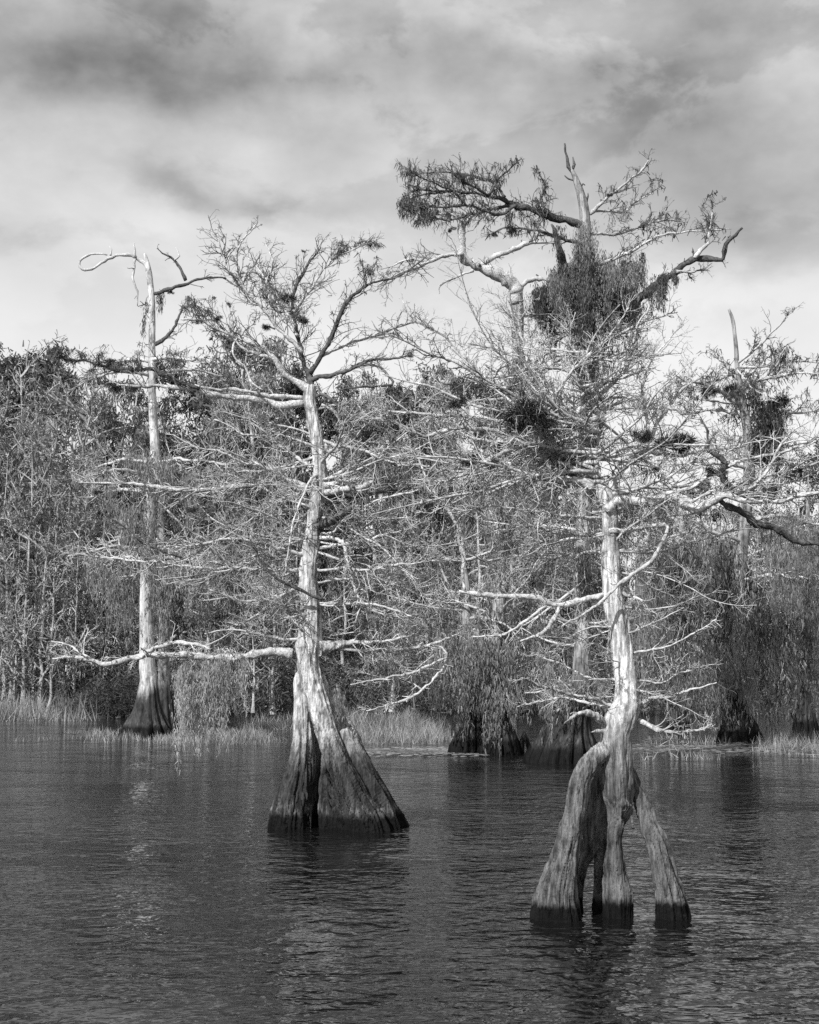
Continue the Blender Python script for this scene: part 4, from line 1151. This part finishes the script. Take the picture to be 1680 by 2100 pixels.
# ------------------------------------------------------------------ forest behind the marsh
def forest_variant(seed, H, kind):
    """one background tree at the origin: list of (name, mesh builder, material)"""
    rng = np.random.default_rng(seed)
    n = 14
    z = np.linspace(-0.3, H * 0.97, n)
    cr = .08 if kind == 'bare' else .16
    P = np.column_stack([np.cumsum(rng.normal(size=n)) * cr, np.cumsum(rng.normal(size=n)) * cr, z])
    P[0, :2] = 0
    r0 = {'bare': 0.12, 'slender': 0.22, 'round': 0.24, 'mossy': 0.26}[kind]
    r = r0 * (1 - np.linspace(0, 1, n) ** 1.3 * 0.85) + 0.14 * np.exp(-np.maximum(z, 0) * 1.1)
    tr = MB()
    tr.tube(P, r, 9, True, rough=.1, seed=seed)
    nl = {'bare': 20, 'slender': 22, 'round': 34, 'mossy': 30}[kind]
    lo = {'bare': 0.06, 'slender': 0.3, 'round': 0.16, 'mossy': 0.14}[kind]
    hz = rng.uniform(lo, 0.97, nl) * H
    S = np.column_stack([np.interp(hz, z, P[:, 0]), np.interp(hz, z, P[:, 1]), hz])
    az = rng.uniform(0, 6.283, nl)
    rise = {'slender': 0.9, 'bare': 1.1, 'round': 0.35, 'mossy': 0.12}[kind]
    d = np.column_stack([np.cos(az), np.sin(az), np.full(nl, rise) + rng.normal(size=nl) * .25])
    prof = np.sqrt(np.clip(1.02 - hz / H, 0.03, 1)) if kind not in ('slender', 'bare') else np.full(nl, .6)
    L = {'bare': 4.2, 'slender': 3.6, 'round': 5.4, 'mossy': 5.2}[kind] * prof * rng.uniform(.6, 1.2, nl) + 0.6
    B1 = grow(S, d, L, 7, .14, .02, rng)
    bo = MB()
    rr = np.full(nl, 0.09) * np.sqrt(L / 4)
    if kind == 'bare':
        rr = rr * 1.15
    bo.tubes(B1, rr, rr * .4, 4, rng)
    s2, d2, l2, ix = spawn(B1, L, 7, .5, rng, up=.2)
    B2 = grow(s2, d2, l2, 5, .2, .02, rng)
    r2 = np.full(len(l2), .042)
    bo.tubes(B2, r2, r2 * .6, 3, rng)
    s3, d3, l3, ix = spawn(B2, l2, 3, .55, rng, up=.2)
    B3 = grow(s3, d3, l3, 4, .22, .02, rng)
    r3 = np.full(len(l3), .026)
    bo.tubes(B3, r3, r3 * .7, 3, rng)
    pool = np.vstack([B2[:, 1:].reshape(-1, 3), B3[:, 1:].reshape(-1, 3)])
    fo = MB()
    nf = {'bare': 500, 'slender': 3200, 'round': 10000, 'mossy': 5000}[kind]
    sub = pool[rng.permutation(len(pool))[:max(40, len(pool) // 6)]]
    p = sub[rng.integers(len(sub), size=nf)] + rng.normal(size=(nf, 3)) * .24
    dd = rng.normal(size=(nf, 3)) * .6 + np.array([0, 0, {'bare': -.5, 'slender': -.3, 'round': -.6, 'mossy': -.9}[kind]])
    fo.flakes(p, dd, rng.uniform(.18, .55, nf), rng.uniform(.05, .13, nf), rng, .4)
    parts = [('trunk', tr, M_PALE if kind == 'bare' else M_FAR), ('boughs', bo, M_PALE if kind == 'bare' else M_FARTW), ('foliage', fo, M_FOLD if kind == 'round' else M_FOL)]
    if kind != 'round' or seed % 2:
        ms = MB()
        k = {'bare': 10, 'slender': 40, 'round': 60, 'mossy': 190}[kind]
        p = pool[rng.integers(len(pool), size=k)]
        p = p[p[:, 2] > 1.5]
        ln = np.minimum(rng.uniform(.8, 3.4, len(p)), p[:, 2] * .8)
        strands(ms, p, ln, rng.uniform(.25, .6, len(p)), .4, rng, 1.0, .2)
        parts.append(('hanging_moss', ms, M_MOSS))
    return parts


H0 = 20.0
PROTO = {'bare': [], 'slender': [], 'round': [], 'mossy': []}
TOPS = [(-400, 730), (0, 725), (60, 728), (120, 745), (200, 800), (260, 820), (340, 760), (400, 722), (460, 712), (540, 722), (600, 765), (680, 800), (760, 805), (850, 785), (900, 770), (1000, 775), (1060, 805),
        (1150, 900), (1250, 960), (1350, 1005), (1450, 1015), (1550, 1005), (1650, 980), (1700, 960), (2100, 900)]
LABELS = {
    'bare': ('nearly leafless pale tree with upright stems at the left shore', 'bare pale trees on the left shore'),
    'slender': ('thin pale-stemmed swamp tree with upswept twigs at the forest edge', 'slender trees along the far shore'),
    'round': ('dense dark leafy tree in the forest wall beyond the marsh', 'dark trees of the far forest'),
    'mossy': ('grey moss-hung swamp tree in the thicket behind the marsh', 'mossy trees of the far thicket'),
}
NAMES = {'bare': 'bare_tree', 'slender': 'slender_tree', 'round': 'forest_tree', 'mossy': 'mossy_tree'}
frng = random.Random(77)


def place_forest(px, Y, top, kind):
    g = at(px, 1400, Y)
    h = at(px, top, Y)[2]
    lst = PROTO[kind]
    base = (g[0], Y, 0.35)
    sc = h / H0
    root = empty(NAMES[kind], (0, 0, 0), LABELS[kind][0], 'tree', LABELS[kind][1])
    if len(lst) < 3:
        parts = [mb.build(nm, mt, root) for nm, mb, mt in forest_variant(100 + len(lst) + 10 * len(kind), H0, kind)]
        lst.append(parts)
    else:
        parts = []
        for o in frng.choice(lst):
            c = o.copy()
            COL.objects.link(c)
            c.parent = root
            parts.append(c)
    root.location = base
    w = frng.uniform(.8, 1.15) * max(sc, .55)
    root.scale = (w, w, sc)
    root.rotation_euler = (0, 0, frng.uniform(0, 6.28))


def top_at(px):
    return float(np.interp(px, [a for a, b in TOPS], [b for a, b in TOPS]))


# back row sets the skyline
x = -130
while x < 1830:
    place_forest(x, frng.uniform(116, 128), top_at(x) + frng.uniform(-22, 45), 'round' if frng.random() < (.35 if x < 330 else .72) else 'mossy')
    x += frng.uniform(55, 85)
x = -120
while x < 1820:
    tp = top_at(x)
    k = 'slender' if (x < 290 and frng.random() < .75) else ('mossy' if frng.random() < .75 else 'round')
    place_forest(x, frng.uniform(101, 113), tp + frng.uniform(60, 190), k)
    x += frng.uniform(60, 90)
x = -110
while x < 1800:
    k = 'slender' if (x < 230 and frng.random() < .65) else 'mossy'
    place_forest(x, frng.uniform(86, 97), max(top_at(x) + 200, 930) + frng.uniform(0, 190) - (150 if k == 'slender' else 0), k)
    x += frng.uniform(75, 120)

for x, tp in [(8, 900), (22, 760), (36, 980), (48, 860), (70, 1000), (84, 900), (99, 1040), (128, 960), (150, 1080), (165, 830), (205, 920), (-25, 820), (440, 1160), (520, 1200), (560, 900)]:
    place_forest(x, frng.uniform(84, 88) if tp > 850 or x < 190 else 99.0, tp, 'bare')


# ------------------------------------------------------------------ undergrowth, far woods, marsh grass
def undergrowth():
    rng = np.random.default_rng(5)
    mb = MB()
    n = 120000
    px = rng.uniform(-250, 1950, n)
    Y = rng.uniform(84, 120, n)
    X = (px - 840) / F * Y
    hh = 2.6 + 2.2 * fbm(np.column_stack([X * .33, Y * .2, X * 0]), 9, 3)
    z = .2 + rng.uniform(0, 1, n) ** .8 * np.maximum(hh, .5)
    d = rng.normal(size=(n, 3)) * .7 + np.array([0, 0, .1])
    mb.flakes(np.column_stack([X, Y, z]), d, rng.uniform(.14, .5, n), rng.uniform(.035, .10, n), rng, .4)
    n = 9000
    px = rng.uniform(120, 320, n)
    Y = rng.uniform(80, 87, n)
    X = (px - 840) / F * Y
    hh = 1.5 + 2.2 * fbm(np.column_stack([X * .45, Y * .3, X * 0]), 29, 3)
    z = .05 + rng.uniform(0, 1, n) ** .8 * np.maximum(hh, .2)
    d = rng.normal(size=(n, 3)) * .7 + np.array([0, 0, .1])
    mb.flakes(np.column_stack([X, Y, z]), d, rng.uniform(.14, .5, n), rng.uniform(.03, .08, n), rng, .4)
    tag(mb.build('undergrowth', M_FOLD), label='tangled dark undergrowth along the far shore', cat='undergrowth', kind='stuff')
    mb = MB()
    n = 60000
    X = rng.uniform(-75, 75, n)
    Y = rng.uniform(136, 150, n)
    hh = 9 + 2.5 * fbm(np.column_stack([X * .2, Y * 0, X * 0]), 19, 3)
    z = .5 + rng.uniform(0, 1, n) * hh
    d = rng.normal(size=(n, 3)) * .7 + np.array([0, 0, -.3])
    mb.flakes(np.column_stack([X, Y, z]), d, rng.uniform(.4, 1.1, n), rng.uniform(.12, .3, n), rng, .4)
    tag(mb.build('far_woods', M_FOLD), label='mass of woods deep behind the front trees', cat='woods', kind='stuff')


def grass():
    rng = np.random.default_rng(8)
    mb = MB()

    def blades(px0, px1, py0, py1, n, h, sd, z0=-.05, w=.05):
        """clumped blades rooted between two waterline rows"""
        k = max(4, n // 28)
        cx, cy = rng.uniform(px0, px1, k), rng.uniform(py0, py1, k)
        ix = rng.integers(k, size=n)
        C = np.array([onwater(a, b) for a, b in zip(cx, cy)])
        hs = rng.uniform(.35, 1.3, k)
        p = C[ix] + rng.normal(size=(n, 3)) * sd
        p[:, 2] = z0
        d = rng.normal(size=(n, 3)) * .42 + np.array([0, 0, 1])
        mb.flakes(p, d, h * hs[ix] * rng.uniform(.5, 1.1, n), w * rng.uniform(.5, 1.2, n), rng, .15)
    blades(-250, 170, 1436, 1479, 17000, 1.5, .6)
    blades(150, 290, 1435, 1472, 4500, 1.3, .45)
    blades(280, 480, 1432, 1452, 3000, .8, .5)
    blades(470, 640, 1428, 1441, 2500, .7, .6)
    blades(640, 930, 1428, 1450, 3500, .42, .8)
    blades(900, 1350, 1436, 1455, 3500, .8, .5)
    blades(1550, 1900, 1440, 1468, 5000, 1.2, .5)
    # tufts standing in the shallows
    for a, b, c, d_, n, h in [(180, 380, 1500, 1524, 900, .38), (380, 560, 1500, 1528, 1300, .36), (520, 610, 1472, 1500, 500, .6), (660, 900, 1496, 1526, 1900, .5), (700, 860, 1462, 1500, 1500, .8),
                              (40, 180, 1500, 1520, 160, .3), (1330, 1480, 1512, 1530, 500, .3), (1560, 1700, 1518, 1545, 700, .5), (1300, 1700, 1545, 1565, 220, .25), (860, 930, 1480, 1520, 500, .6)]:
        blades(a, b, c, d_, n, h, .22, -.03, .028)
    tag(mb.build('marsh_grass', M_GRASS), label='pale marsh grass fringing the far shore and shallows', cat='marsh grass', kind='stuff')
    # floating leaves: low pale mats
    m = MB()
    n = 2600
    px = np.concatenate([rng.uniform(1290, 1700, n // 2), rng.uniform(740, 1000, n // 2)])
    py = np.concatenate([rng.normal(1533, 6, n // 2), rng.normal(1541, 4, n // 2)])
    C = np.array([onwater(a, b, .012) for a, b in zip(px, py)])
    th = rng.uniform(0, 6.28, n)
    r = rng.uniform(.06, .14, n)
    V = np.stack([C + np.stack([np.cos(th + k) * r, np.sin(th + k) * r, rng.uniform(0, .012, n)], -1) for k in (0, 1.57, 3.14, 4.71)], 1).reshape(-1, 3)
    m.add(V, np.arange(n * 4).reshape(-1, 4))
    tag(m.build('floating_leaves', M_GRASS), label='thin pale band of floating leaves on the far water', cat='water plants', kind='stuff')


undergrowth()
grass()
